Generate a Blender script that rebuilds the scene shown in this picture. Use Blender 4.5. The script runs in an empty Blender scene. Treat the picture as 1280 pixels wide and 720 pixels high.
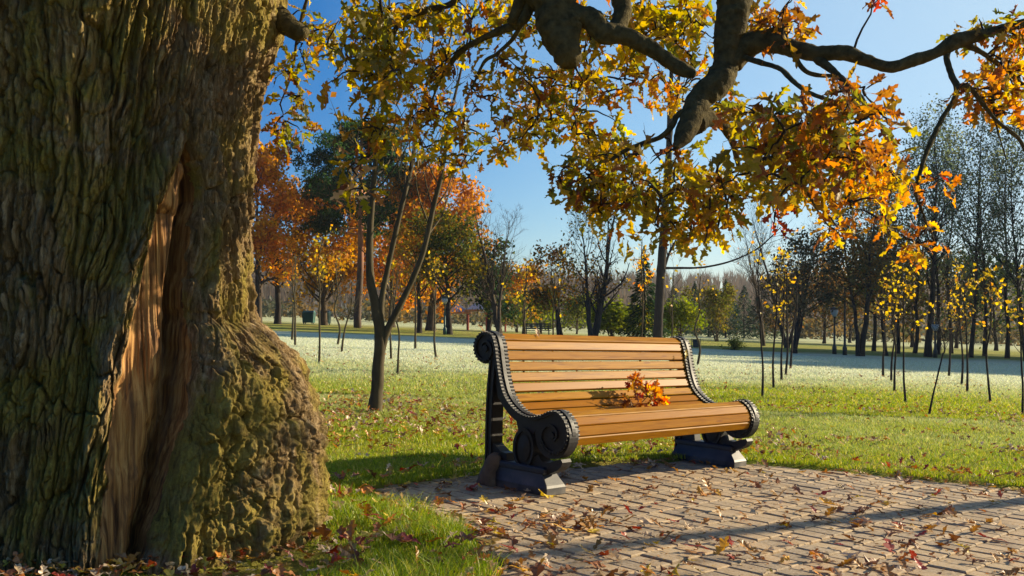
import bpy, math, random
import numpy as np
from mathutils import Vector, Matrix, Euler

# ------------------------------------------------------------------ camera, sky, sun, exposure
SC = bpy.context.scene
COL = SC.collection
F, CH, HY = 1244.44, 1.03, 400.0           # focal length in photo pixels, eye height, eye level row
cam_d = bpy.data.cameras.new('camera'); cam = bpy.data.objects.new('camera', cam_d); COL.objects.link(cam)
cam.location = (0, 0, CH); cam.rotation_euler = (math.radians(90), 0, 0)
cam_d.lens = 35.0; cam_d.sensor_width = 36.0; cam_d.shift_y = 0.03125
cam_d.clip_start = 0.05; cam_d.clip_end = 6000
SC.camera = cam

SUN_AZ, SUN_EL = math.radians(21.0), math.radians(20.0)   # azimuth measured from +X towards +Y
sdir = Vector((math.cos(SUN_AZ)*math.cos(SUN_EL), math.sin(SUN_AZ)*math.cos(SUN_EL), math.sin(SUN_EL)))
W = bpy.data.worlds.new('World'); SC.world = W; W.use_nodes = True
nt = W.node_tree; nt.nodes.clear()
sky = nt.nodes.new('ShaderNodeTexSky'); sky.sky_type = 'NISHITA'; sky.sun_disc = False
sky.sun_elevation = SUN_EL; sky.sun_rotation = math.radians(90) - SUN_AZ
sky.altitude = 200; sky.air_density = 1.0; sky.dust_density = 0.7; sky.ozone_density = 3.2
hsv = nt.nodes.new('ShaderNodeHueSaturation'); hsv.inputs['Saturation'].default_value = 1.4
bg = nt.nodes.new('ShaderNodeBackground'); bg.inputs['Strength'].default_value = 0.078
wo = nt.nodes.new('ShaderNodeOutputWorld')
nt.links.new(sky.outputs[0], hsv.inputs['Color']); 
wtc = nt.nodes.new('ShaderNodeTexCoord'); dot = nt.nodes.new('ShaderNodeVectorMath'); dot.operation = 'DOT_PRODUCT'   # clear sky: deep away from the sun, pale towards it
nt.links.new(wtc.outputs['Generated'], dot.inputs[0]); dot.inputs[1].default_value = tuple(sdir)
def wramp(stops):
    r = nt.nodes.new('ShaderNodeValToRGB'); e = r.color_ramp.elements
    while len(e) < len(stops): e.new(.5)
    for i, (p, c) in enumerate(stops): e[i].position = p; e[i].color = (*c, 1)
    nt.links.new(dot.outputs['Value'], r.inputs[0]); return r.outputs[0]
deep = nt.nodes.new('ShaderNodeMix'); deep.data_type = 'RGBA'; deep.blend_type = 'MULTIPLY'; deep.inputs[0].default_value = 1
nt.links.new(hsv.outputs[0], deep.inputs[6]); nt.links.new(wramp([(.0, (.30,.52,.82)), (.5, (1,1,1))]), deep.inputs[7])
pale = nt.nodes.new('ShaderNodeMix'); pale.data_type = 'RGBA'; nt.links.new(wramp([(.25, (0,0,0)), (.5, (.33,.33,.33)), (.78, (.82,.82,.82))]), pale.inputs[0])
nt.links.new(deep.outputs[2], pale.inputs[6]); pale.inputs[7].default_value = (3.6, 4.8, 5.6, 1)
nt.links.new(pale.outputs[2], bg.inputs['Color'])
nt.links.new(bg.outputs[0], wo.inputs['Surface'])
sl = bpy.data.lights.new('sun', 'SUN'); sl.energy = 5.0; sl.angle = math.radians(0.5); sl.color = (1.0, 0.83, 0.56)
so = bpy.data.objects.new('sun', sl); COL.objects.link(so)
so.rotation_euler = sdir.to_track_quat('Z', 'Y').to_euler(); so.location = (20, 10, 12)
SC.view_settings.view_transform = 'Standard'; SC.view_settings.look = 'None'
SC.view_settings.exposure = 1.05; SC.view_settings.gamma = 1.0; SC.view_settings.use_curve_mapping = False
SC.cycles.max_bounces = 6; SC.cycles.diffuse_bounces = 3; SC.cycles.glossy_bounces = 2
SC.cycles.transmission_bounces = 4; SC.cycles.transparent_max_bounces = 4

# ------------------------------------------------------------------ numbers and noise
def rng_(s): return np.random.default_rng(s)
def _h(ix, iy, iz, s):
    n = (ix*374761393 + iy*668265263 + iz*2147483647 + s*1274126177) & 0xffffffff
    n = ((n ^ (n >> 13)) * 1274126177) & 0xffffffff
    n = ((n ^ (n >> 16)) * 2246822519) & 0xffffffff
    return ((n ^ (n >> 15)) & 0xffffff) / float(0xffffff)
def noise(x, y, z, s=0):
    x, y, z = np.broadcast_arrays(np.asarray(x, float), np.asarray(y, float), np.asarray(z, float))
    fx, fy, fz = np.floor(x), np.floor(y), np.floor(z)
    ix, iy, iz = fx.astype(np.int64), fy.astype(np.int64), fz.astype(np.int64)
    u, v, w = x-fx, y-fy, z-fz
    u = u*u*(3-2*u); v = v*v*(3-2*v); w = w*w*(3-2*w)
    def c(a, b, d): return _h(ix+a, iy+b, iz+d, s)
    x00 = c(0,0,0)*(1-u)+c(1,0,0)*u; x10 = c(0,1,0)*(1-u)+c(1,1,0)*u
    x01 = c(0,0,1)*(1-u)+c(1,0,1)*u; x11 = c(0,1,1)*(1-u)+c(1,1,1)*u
    return ((x00*(1-v)+x10*v)*(1-w) + (x01*(1-v)+x11*v)*w)*2-1
def fbm(x, y, z, s=0, o=4, g=.5):
    a, r, t = 1.0, 0.0, 0.0
    for k in range(o):
        r = r + a*noise(x*2**k, y*2**k, z*2**k, s+k*17); t += a; a *= g
    return r/t
def sstep(a, b, x):
    t = np.clip((np.asarray(x, float)-a)/(b-a), 0, 1); return t*t*(3-2*t)
def worley(x, y, s=0):                                 # F1, F2-F1 and a random value per cell
    fx, fy = np.floor(x).astype(np.int64), np.floor(y).astype(np.int64); d1 = np.full(np.shape(x), 9.0); d2 = d1.copy(); idv = np.zeros(np.shape(x))
    for i in (-1, 0, 1):
        for j in (-1, 0, 1):
            px = fx+i+_h(fx+i, fy+j, 0*fx, s); py = fy+j+_h(fx+i, fy+j, 0*fx+1, s); d = np.hypot(px-x, py-y); hv = _h(fx+i, fy+j, 0*fx+2, s)
            c = d < d1; d2 = np.where(c, d1, np.minimum(d2, d)); idv = np.where(c, hv, idv); d1 = np.where(c, d, d1)
    return d1, d2-d1, idv
def nrm(a): return a/np.maximum(np.linalg.norm(a, axis=-1, keepdims=True), 1e-9)

def gz(x, y):
    x = np.asarray(x, float); y = np.asarray(y, float)
    z = -0.041*90*np.tanh(x/90)
    z = z + .05*fbm(x*.12, y*.12, 0, 5, 3)*sstep(9, 18, y)
    hill = sstep(230, 430, y)*(13.5 + 3.5*noise(x*.006, 3.1, 0, 8) - .012*np.clip(x, -300, 300))
    return z + hill
def P(px, py, Z): return np.array(((px-640)/F*Z, Z, CH+(HY-py)/F*Z))
def gpt(px, Z):
    x = (px-640)/F*Z; return np.array((x, Z, float(gz(x, Z))))
def Zof(px, py):
    lo, hi = 1.5, 220.0
    for _ in range(50):
        m = .5*(lo+hi)
        if CH+(HY-py)/F*m > gz((px-640)/F*m, m): lo = m
        else: hi = m
    return .5*(lo+hi)

# ------------------------------------------------------------------ mesh building
class MB:
    def __init__(s): s.V=[]; s.Fa={}; s.C=[]; s.n=0; s.M={}
    def add(s, V, Fs, col=None, mi=0):
        V = np.asarray(V, float).reshape(-1, 3); off = s.n; s.V.append(V); s.n += len(V)
        if col is None: col = (1, 1, 1)
        col = np.broadcast_to(np.asarray(col, float), (len(V), 3)); s.C.append(col)
        if isinstance(Fs, np.ndarray): Fs = [Fs]
        for f in Fs:
            f = np.asarray(f)
            if f.ndim == 1: f = f[None, :]
            if len(f) == 0: continue
            s.Fa.setdefault(f.shape[1], []).append(f+off); s.M.setdefault(f.shape[1], []).append(np.full(len(f), mi, np.int32))
        return s
    def build(s, name, mats, parent=None, smooth=False, attr=True):
        me = bpy.data.meshes.new(name); V = np.concatenate(s.V)
        me.vertices.add(len(V)); me.vertices.foreach_set('co', V.ravel().astype(np.float32))
        lp, tot, mi = [], [], []
        for k in s.Fa:
            f = np.concatenate(s.Fa[k]); lp.append(f.ravel()); tot.append(np.full(len(f), k)); mi.append(np.concatenate(s.M[k]))
        lp = np.concatenate(lp).astype(np.int32); tot = np.concatenate(tot).astype(np.int32); mi = np.concatenate(mi)
        st = np.concatenate(([0], np.cumsum(tot)[:-1])).astype(np.int32)
        me.loops.add(len(lp)); me.loops.foreach_set('vertex_index', lp)
        me.polygons.add(len(tot)); me.polygons.foreach_set('loop_start', st); me.polygons.foreach_set('loop_total', tot)
        me.polygons.foreach_set('material_index', mi)
        me.polygons.foreach_set('use_smooth', np.full(len(tot), bool(smooth)))
        me.update(calc_edges=True)
        if attr:
            a = me.color_attributes.new('col', 'FLOAT_COLOR', 'POINT'); C = np.concatenate(s.C)
            a.data.foreach_set('color', np.concatenate((C, np.ones((len(C), 1))), 1).ravel().astype(np.float32))
        for m in (mats if isinstance(mats, (list, tuple)) else [mats]): me.materials.append(m)
        o = bpy.data.objects.new(name, me); COL.objects.link(o)
        if parent is not None: o.parent = parent
        return o
    def box(s, c, h, R=None, **k):
        v = np.array([(x, y, z) for x in (-1,1) for y in (-1,1) for z in (-1,1)], float)*np.asarray(h, float)
        if R is not None: v = v @ np.asarray(R).T
        s.add(v+np.asarray(c, float), np.array([(0,1,3,2),(4,6,7,5),(0,4,5,1),(2,3,7,6),(0,2,6,4),(1,5,7,3)]), **k); return s
    def tube(s, pts, rad, sides=8, cap=True, **k):
        V, Fq = tubes(np.asarray(pts, float)[None], np.asarray(rad, float)[None], sides); fs = [Fq]
        if cap:
            m = len(pts); fs += [np.arange(sides)[::-1][None], ((m-1)*sides+np.arange(sides))[None]]
        s.add(V, fs, **k); return s
    def prism(s, poly, u0, u1, f, **k):               # poly of (a,b); f maps (u,a,b) arrays to xyz
        p = np.asarray(poly, float); n = len(p)
        A = f(np.full(n, u0), p[:,0], p[:,1]); B = f(np.full(n, u1), p[:,0], p[:,1])
        i = np.arange(n); j = (i+1) % n
        s.add(np.concatenate((A, B)), [np.stack((i, j, j+n, i+n), 1), i[::-1][None], (i+n)[None]], **k); return s
    def lathe(s, prof, c=(0,0,0), sides=16, **k):     # prof of (r,z)
        p = np.asarray(prof, float); a = np.arange(sides)*2*math.pi/sides; m = len(p)
        V = np.stack((p[:,None,0]*np.cos(a), p[:,None,0]*np.sin(a), np.repeat(p[:,1:2], sides, 1)), -1).reshape(-1,3)+np.asarray(c, float)
        i = np.arange(m-1)[:,None]; j = np.arange(sides)[None]; jn = (j+1) % sides
        s.add(V, [np.stack((i*sides+j, i*sides+jn, (i+1)*sides+jn, (i+1)*sides+j), -1).reshape(-1,4), np.arange(sides)[::-1][None], ((m-1)*sides+np.arange(sides))[None]], **k); return s

def tubes(pts, rad, sides):                            # pts (n,m,3) rad (n,m)
    n, m, _ = pts.shape
    t = np.empty_like(pts); t[:,1:-1] = pts[:,2:]-pts[:,:-2]; t[:,0] = pts[:,1]-pts[:,0]; t[:,-1] = pts[:,-1]-pts[:,-2]; t = nrm(t)
    mean = nrm(pts[:,-1]-pts[:,0]); ref = np.zeros((n,3)); ref[np.arange(n), np.argmin(np.abs(mean), 1)] = 1
    n1 = nrm(np.cross(t, ref[:,None,:])); n2 = np.cross(t, n1)
    a = np.arange(sides)*2*math.pi/sides
    V = pts[:,:,None,:] + rad[:,:,None,None]*(np.cos(a)[None,None,:,None]*n1[:,:,None,:] + np.sin(a)[None,None,:,None]*n2[:,:,None,:])
    b = (np.arange(n)*m*sides)[:,None,None]; i = np.arange(m-1)[None,:,None]*sides; j = np.arange(sides)[None,None,:]; jn = (j+1) % sides
    Fq = np.stack(np.broadcast_arrays(b+i+j, b+i+jn, b+i+sides+jn, b+i+sides+j), -1).reshape(-1,4)
    return V.reshape(-1,3), Fq
def smooth_path(p, k=6):                               # Catmull-Rom through rows (any number of columns)
    p = np.asarray(p, float); q = np.concatenate((2*p[:1]-p[1:2], p, 2*p[-1:]-p[-2:-1])); out = []
    for i in range(1, len(q)-2):
        for t in np.arange(k)/k:
            out.append(.5*(2*q[i]+(q[i+1]-q[i-1])*t+(2*q[i-1]-5*q[i]+4*q[i+1]-q[i+2])*t*t+(3*q[i]-q[i-1]-3*q[i+1]+q[i+2])*t**3))
    out.append(p[-1]); return np.array(out)
def rand_rot(rng, n):
    q = nrm(rng.normal(size=(n,4))); w,x,y,z = q.T
    return np.stack((np.stack((1-2*(y*y+z*z),2*(x*y-w*z),2*(x*z+w*y)),-1), np.stack((2*(x*y+w*z),1-2*(x*x+z*z),2*(y*z-w*x)),-1), np.stack((2*(x*z-w*y),2*(y*z+w*x),1-2*(x*x+y*y)),-1)), 1)
def frames(d, nn):                                     # columns: side, forward d, normal
    d = nrm(d); x = nrm(np.cross(d, nn)); z = np.cross(x, d); return np.stack((x, d, z), -1)
def stamp(mb, T, Ft, R, pos, sc, col, mi=0):           # copies of a template
    n, k = len(pos), len(T); sc = np.broadcast_to(np.asarray(sc, float), (n,))
    V = np.einsum('nij,kj->nki', R, T)*sc[:,None,None]+np.asarray(pos)[:,None,:]
    fs = [(f[None]+(np.arange(n)*k)[:,None,None]).reshape(-1, f.shape[1]) for f in Ft]
    col = np.asarray(col, float); col = np.repeat(col, k, 0) if col.ndim == 2 else col
    mb.add(V.reshape(-1,3), fs, col=col, mi=mi)

# ------------------------------------------------------------------ naming
def tag(o, label=None, cat=None, group=None, kind=None):
    if label: o['label'] = label
    if cat: o['category'] = cat
    if group: o['group'] = group
    if kind: o['kind'] = kind
    return o
def thing(name, label, cat, loc=(0,0,0), group=None):
    o = bpy.data.objects.new(name, None); COL.objects.link(o); o.location = loc; o.empty_display_size = .1
    return tag(o, label, cat, group)
def copy_tree(o, parent=None):
    c = o.copy(); COL.objects.link(c); c.parent = parent
    for ch in o.children: copy_tree(ch, c)
    return c

# ------------------------------------------------------------------ materials
def mat(name):
    m = bpy.data.materials.new(name); m.use_nodes = True; n = m.node_tree; n.nodes.clear()
    out = n.nodes.new('ShaderNodeOutputMaterial'); return m, n, out
class N:                                               # tiny node helper
    def __init__(s, n): s.n = n
    def __call__(s, typ, ins=None, **props):
        nd = s.n.nodes.new('ShaderNode'+typ)
        for k, v in props.items(): setattr(nd, k, v)
        for k, v in (ins or {}).items():
            if hasattr(v, 'is_output') or isinstance(v, bpy.types.NodeSocket): s.n.links.new(v, nd.inputs[k])
            else: nd.inputs[k].default_value = v
        return nd
    def ramp(s, fac, stops, interp='LINEAR'):
        r = s.n.nodes.new('ShaderNodeValToRGB'); r.color_ramp.interpolation = interp; e = r.color_ramp.elements
        while len(e) < len(stops): e.new(.5)
        for i, (p, c) in enumerate(stops): e[i].position = p; e[i].color = (*c, 1) if len(c) == 3 else c
        s.n.links.new(fac, r.inputs[0]); return r.outputs[0]
    def mix(s, f, a, b, mode='MIX'):
        m = s.n.nodes.new('ShaderNodeMix'); m.data_type = 'RGBA'; m.blend_type = mode
        for k, v in ((0, f), (6, a), (7, b)):
            if isinstance(v, bpy.types.NodeSocket): s.n.links.new(v, m.inputs[k])
            else: m.inputs[k].default_value = v if k == 0 else (*v, 1)
        return m.outputs[2]
    def noise(s, vec, scale, detail=4, rough=.55, dist=0):
        return s('TexNoise', {'Vector': vec, 'Scale': scale, 'Detail': detail, 'Roughness': rough, 'Distortion': dist}).outputs['Fac']
    def bump(s, h, strength=.5, dist=.01):
        return s('Bump', {'Height': h, 'Strength': strength, 'Distance': dist}).outputs[0]
    def math(s, op, a, b=0.0):
        m = s('Math', operation=op)
        for i, v in enumerate((a, b)):
            if isinstance(v, bpy.types.NodeSocket): s.n.links.new(v, m.inputs[i])
            else: m.inputs[i].default_value = v
        return m.outputs[0]
def simple(name, col, rough=.6, nscale=8, namt=.35, metal=0, bump=.2, bdist=.004, stretch=(1,1,1), spec=.5):
    m, n, out = mat(name); q = N(n)
    tc = q('TexCoord').outputs['Object']; mp = q('Mapping', {'Vector': tc, 'Scale': stretch}).outputs[0]
    f = q.noise(mp, nscale, 6, .6); c = np.array(col)
    cc = q.ramp(f, [(.25, tuple(c*(1-namt))), (.75, tuple(np.minimum(c*(1+namt), .9)))])
    b = q('BsdfPrincipled', {'Base Color': cc, 'Roughness': rough, 'Metallic': metal, 'Specular IOR Level': spec, 'Normal': q.bump(f, bump, bdist)})
    n.links.new(b.outputs[0], out.inputs[0]); return m
def leaf_mat(name, trans=.5, gloss=.04):
    m, n, out = mat(name); q = N(n)
    c = q('Attribute', attribute_name='col').outputs['Color']
    ct = q('HueSaturation', {'Color': c, 'Saturation': 1.1, 'Value': 1.5}).outputs[0]
    d = q('BsdfDiffuse', {'Color': c}); t = q('BsdfTranslucent', {'Color': ct}); g = q('BsdfGlossy', {'Color': (.9,.9,.9,1), 'Roughness': .45})
    a = q('MixShader', {0: trans}); n.links.new(d.outputs[0], a.inputs[1]); n.links.new(t.outputs[0], a.inputs[2])
    b = q('MixShader', {0: gloss}); n.links.new(a.outputs[0], b.inputs[1]); n.links.new(g.outputs[0], b.inputs[2])
    n.links.new(b.outputs[0], out.inputs[0]); return m
M_LEAF = leaf_mat('oak_leaf', .7, .03)
M_DRY = leaf_mat('dry_leaf', .18, .06)
M_FOL = leaf_mat('far_foliage', .5, .01)
M_GRASS = leaf_mat('grass_blade', .35, .03)

def bark_mat():
    m, n, out = mat('oak_bark'); q = N(n)
    tc = q('TexCoord').outputs['Object']
    st = q('Mapping', {'Vector': tc, 'Scale': (1, 1, .22)}).outputs[0]
    f1 = q.noise(st, 32, 10, .78, .8); f2 = q.noise(tc, 2.3, 4, .6, .8); f3 = q.noise(tc, 90, 6, .8)
    base = q.ramp(f1, [(.36, (.075,.045,.02)), (.5, (.25,.165,.075)), (.66, (.54,.41,.24))])
    red = q.mix(q.ramp(q.noise(tc, 3.1, 3, .5, 1.2), [(.55, (0,0,0)), (.75, (.45,.45,.45))]), base, (.16,.075,.045))
    moss = q.ramp(f3, [(.3, (.14,.112,.010)), (.7, (.46,.38,.045))])
    mf = q.math('MULTIPLY', q.ramp(f2, [(.44, (0,0,0)), (.58, (.85,.85,.85))]), q.ramp(f1, [(.36, (.15,.15,.15)), (.55, (.85,.85,.85))]))
    c = q.mix(mf, red, moss)
    h = q.math('ADD', f1, q.math('MULTIPLY', f3, .35))
    b = q('BsdfPrincipled', {'Base Color': c, 'Roughness': .92, 'Specular IOR Level': .15, 'Normal': q.bump(h, 1.0, .022)})
    n.links.new(b.outputs[0], out.inputs[0]); return m
M_BARK = bark_mat()
M_BOUGH = None
def wood_scar_mat():
    m, n, out = mat('exposed_heartwood'); q = N(n)
    tc = q('TexCoord').outputs['Object']
    st = q('Mapping', {'Vector': tc, 'Scale': (1, 1, .06), 'Rotation': (0, .06, 0)}).outputs[0]
    f1 = q.noise(st, 45, 8, .6, .4); f2 = q.noise(tc, 5, 4, .6, .6); f3 = q.noise(st, 9, 4, .6, .5)
    c = q.ramp(f1, [(.34, (.075,.03,.010)), (.5, (.30,.14,.04)), (.66, (.52,.30,.10))])
    c = q.mix(q.ramp(f3, [(.5, (0,0,0)), (.72, (.7,.7,.7))]), c, (.15,.10,.06))
    c = q.mix(q.ramp(f2, [(.56, (0,0,0)), (.7, (.6,.6,.6))]), c, (.09,.045,.025))
    b = q('BsdfPrincipled', {'Base Color': c, 'Roughness': .75, 'Specular IOR Level': .25, 'Normal': q.bump(f1, .7, .008)})
    n.links.new(b.outputs[0], out.inputs[0]); return m
M_HEART = wood_scar_mat()
M_BOUGH = simple('oak_bough_bark', (.085,.068,.030), .92, 30, .6, 0, 1.0, .02, (1,1,1), .1)
M_TRUNK = simple('grey_brown_bark', (.075,.058,.042), .9, 14, .5, 0, .6, .02, (1,1,.25), .1)
M_YOUNG = simple('young_bark', (.075,.06,.034), .85, 16, .45, 0, .5, .006, (1,1,.3), .15)
def pine_bark_mat():
    m, n, out = mat('pine_bark'); q = N(n); tc = q('TexCoord').outputs['Object']; z = q('SeparateXYZ', {0: tc}).outputs['Z']; f = q.noise(q('Mapping', {'Vector': tc, 'Scale': (1,1,.3)}).outputs[0], 6, 5, .6)
    up = q.mix(f, (.30,.11,.05), (.45,.22,.12)); lo = q.mix(f, (.05,.035,.025), (.12,.08,.055)); c = q.mix(q.ramp(q.math('DIVIDE', z, 10.0), [(.38, (0,0,0)), (.6, (1,1,1))]), lo, up)
    b = q('BsdfPrincipled', {'Base Color': c, 'Roughness': .9, 'Normal': q.bump(f, .5, .02)}); n.links.new(b.outputs[0], out.inputs[0]); return m
M_PINEB = pine_bark_mat()
M_DARKB = simple('dark_bark', (.04,.034,.03), .9, 10, .4, 0, .5, .02, (1,1,.3), .1)
def slat_mat():
    m, n, out = mat('varnished_slat'); q = N(n)
    tc = q('TexCoord').outputs['Object']; oi = q('ObjectInfo').outputs['Random']
    off = q('VectorMath', {0: tc, 1: q('CombineXYZ', {'X': q.math('MULTIPLY', oi, 13.0), 'Y': oi, 'Z': 0.0}).outputs[0]}, operation='ADD').outputs[0]
    st = q('Mapping', {'Vector': off, 'Scale': (.9, 14, 14)}).outputs[0]
    f = q.noise(st, 4, 6, .6, .8); big = q.noise(q('Mapping', {'Vector': off, 'Scale': (1.6, 3, 3)}).outputs[0], 2.0, 3, .5)
    c = q.ramp(f, [(.34, (.14,.048,.0015)), (.5, (.255,.108,.003)), (.66, (.35,.16,.007))])
    c = q.mix(q.ramp(big, [(.35, (0,0,0)), (.75, (.55,.55,.55))]), c, (.35,.17,.010))
    c = q.mix(q.math('MULTIPLY', oi, .75), c, (.22,.078,.003))
    kn = q('TexVoronoi', {'Vector': q('Mapping', {'Vector': off, 'Scale': (2.2, 12, 12)}).outputs[0], 'Scale': 1.0}).outputs['Distance']
    c = q.mix(q.ramp(kn, [(.06, (.8,.8,.8)), (.13, (0,0,0))]), c, (.17,.06,.018))
    b = q('BsdfPrincipled', {'Base Color': c, 'Roughness': .45, 'Specular IOR Level': .06, 'Normal': q.bump(f, .25, .003)})
    n.links.new(b.outputs[0], out.inputs[0]); return m
M_SLAT = slat_mat()
M_IRON = simple('black_painted_iron', (.011,.011,.013), .55, 30, .5, .0, .45, .003, (1,1,1), .35)
def plinth_mat():
    m, n, out = mat('weathered_iron_plinth'); q = N(n)
    tc = q('TexCoord').outputs['Object']; sp = q('SeparateXYZ', {0: tc}).outputs['Z']
    f = q.noise(tc, 18, 6, .6); g = q.noise(tc, 5, 4, .6)
    c = q.mix(f, (.007,.009,.014), (.016,.019,.027))
    dust = q.math('MULTIPLY', q.ramp(sp, [(.0, (.55,.55,.55)), (.14, (.04,.04,.04))]), q.ramp(g, [(.4, (0,0,0)), (.65, (1,1,1))]))
    c = q.mix(dust, c, (.24,.21,.17))
    b = q('BsdfPrincipled', {'Base Color': c, 'Roughness': .55, 'Normal': q.bump(f, .3, .004)})
    n.links.new(b.outputs[0], out.inputs[0]); return m
M_PLINTH = plinth_mat()
M_CEMENT = simple('cement_lump', (.13,.09,.055), .95, 12, .45, 0, .8, .02)

def ground_mat():
    m, n, out = mat('lawn_ground'); q = N(n)
    pos = q('NewGeometry').outputs['Position']; y = q('SeparateXYZ', {0: pos}).outputs['Y']
    f1 = q.noise(pos, .8, 5, .6, .5); f2 = q.noise(pos, 12, 5, .65); f3 = q.noise(pos, .16, 4, .6, .4)
    yy = q.math('ADD', y, q.math('MULTIPLY', q.math('SUBTRACT', f3, .5), 9))
    green = q.ramp(f2, [(.25, (.10,.13,.012)), (.5, (.21,.25,.025)), (.8, (.36,.33,.06))])
    straw = q.mix(q.ramp(f1, [(.42, (0,0,0)), (.66, (.7,.7,.7))]), green, (.32,.24,.06))
    frost = q.ramp(f2, [(.25, (.40,.45,.22)), (.5, (.62,.66,.46)), (.8, (.84,.85,.74))])
    fa = q.ramp(q.math('DIVIDE', yy, 100.0), [(.11, (0,0,0)), (.18, (.3,.3,.3)), (.26, (.7,.7,.7)), (.33, (.95,.95,.95)), (.47, (.95,.95,.95)), (.51, (.05,.05,.05)), (.78, (.05,.05,.05)), (1.0, (.5,.5,.5))])
    c = q.mix(fa, straw, frost)
    b = q('BsdfPrincipled', {'Base Color': c, 'Roughness': .95, 'Specular IOR Level': .1, 'Normal': q.bump(q.math('ADD', f2, q.noise(pos, 40, 4, .7)), 1.0, .05)})
    n.links.new(b.outputs[0], out.inputs[0]); return m
M_GROUND = ground_mat()
M_HILL = simple('wooded_hill_floor', (.10,.085,.06), .95, .05, .3, 0, .2, .5)
M_SOIL = simple('dark_soil', (.06,.045,.03), .98, 20, .5, 0, .8, .01)
def brick_mat():
    m, n, out = mat('paving_brick'); q = N(n)
    a = q('Attribute', attribute_name='col').outputs['Color']; pos = q('NewGeometry').outputs['Position']
    f = q.noise(pos, 60, 6, .7); g = q.noise(pos, 4, 5, .6, .4); k = q.noise(pos, 220, 3, .7)
    c = q.mix(q.ramp(f, [(.35, (0,0,0)), (.7, (.7,.7,.7))]), a, (.50,.42,.33))
    c = q.mix(q.ramp(g, [(.48, (0,0,0)), (.7, (.55,.55,.55))]), c, (.17,.12,.075))
    c = q.mix(q.ramp(k, [(.6, (0,0,0)), (.75, (.6,.6,.6))]), c, (.17,.14,.11))
    b = q('BsdfPrincipled', {'Base Color': c, 'Roughness': .85, 'Specular IOR Level': .3, 'Normal': q.bump(q.math('ADD', f, q.math('MULTIPLY', k, .5)), .5, .004)})
    n.links.new(b.outputs[0], out.inputs[0]); return m
M_BRICK = brick_mat()

# ------------------------------------------------------------------ setting: ground, hill, paving
def pnoise(x, y): return noise(x, y, 0.0, 31)
def build_ground():
    xs = np.concatenate((-np.geomspace(900, 8, 60), np.linspace(-7.9, 7.9, 90), np.geomspace(8, 900, 60)))
    ys = np.concatenate((np.linspace(-40, 0, 12), np.linspace(.3, 12, 90), np.geomspace(12.3, 420, 110), np.geomspace(430, 900, 20)))
    X, Y = np.meshgrid(xs, ys); Z = gz(X, Y) + .012*noise(X*3, Y*3, 0, 3)*np.exp(-((Y-7)/6)**2) - .085*sstep(.0, 1, PAVE_IN(X, Y, .16))
    nx, ny = len(xs), len(ys); i = np.arange(ny-1)[:,None]*nx; j = np.arange(nx-1)[None]
    Fq = np.stack((i+j, i+j+1, i+j+nx+1, i+j+nx), -1).reshape(-1,4)
    mb = MB(); mi_far = (Y[:-1,:-1].ravel() > 240)
    V = np.stack((X, Y, Z), -1).reshape(-1,3)
    mb.add(V, Fq[~mi_far]); o = mb.build('lawn', M_GROUND, smooth=True); tag(o, 'frosty park lawn running back to the far trees', 'lawn', kind='structure')
    mb2 = MB(); mb2.add(V, Fq[mi_far]); o2 = mb2.build('hill', M_HILL, smooth=True); tag(o2, 'low wooded rise on the horizon', 'hill', kind='structure')
D2 = np.array((.69, .724)); D2 = D2/np.linalg.norm(D2); N2 = np.array((D2[1], -D2[0])); BO = np.array((.198, 6.0))
PAVE = np.array([(-.98,5.80),(-.62,6.28),(-.25,6.66),(.35,7.28),(1.19,7.82),(1.9,7.88),(2.6,7.6),(3.64,7.08),(5.4,6.1),(7.4,4.4),(8.0,1.5),(8,-3),(-.5,-3),(-.12,2.5),(-.06,3.6),(-.06,4.27),(-.24,4.85),(-.48,5.27)])
def inside(x, y, poly):
    x = np.asarray(x, float); y = np.asarray(y, float); r = np.zeros(x.shape, bool); j = len(poly)-1
    for i in range(len(poly)):
        (xi, yi), (xj, yj) = poly[i], poly[j]
        c = ((yi > y) != (yj > y)) & (x < (xj-xi)*(y-yi)/((yj-yi) or 1e-9)+xi); r ^= c; j = i
    return r
def pave_dist(x, y):                                   # signed: positive inside
    x = np.asarray(x, float); y = np.asarray(y, float); d = np.full(x.shape, 1e9)
    for i in range(len(PAVE)):
        a, b = PAVE[i-1], PAVE[i]; ab = b-a; t = np.clip(((x-a[0])*ab[0]+(y-a[1])*ab[1])/(ab@ab), 0, 1)
        d = np.minimum(d, np.hypot(x-a[0]-t*ab[0], y-a[1]-t*ab[1]))
    return np.where(inside(x, y, PAVE), d, -d)
def PAVE_IN(x, y, m): return np.clip(pave_dist(x, y)/m+.5, 0, 1)
build_ground()
PTOP = -.026
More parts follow.
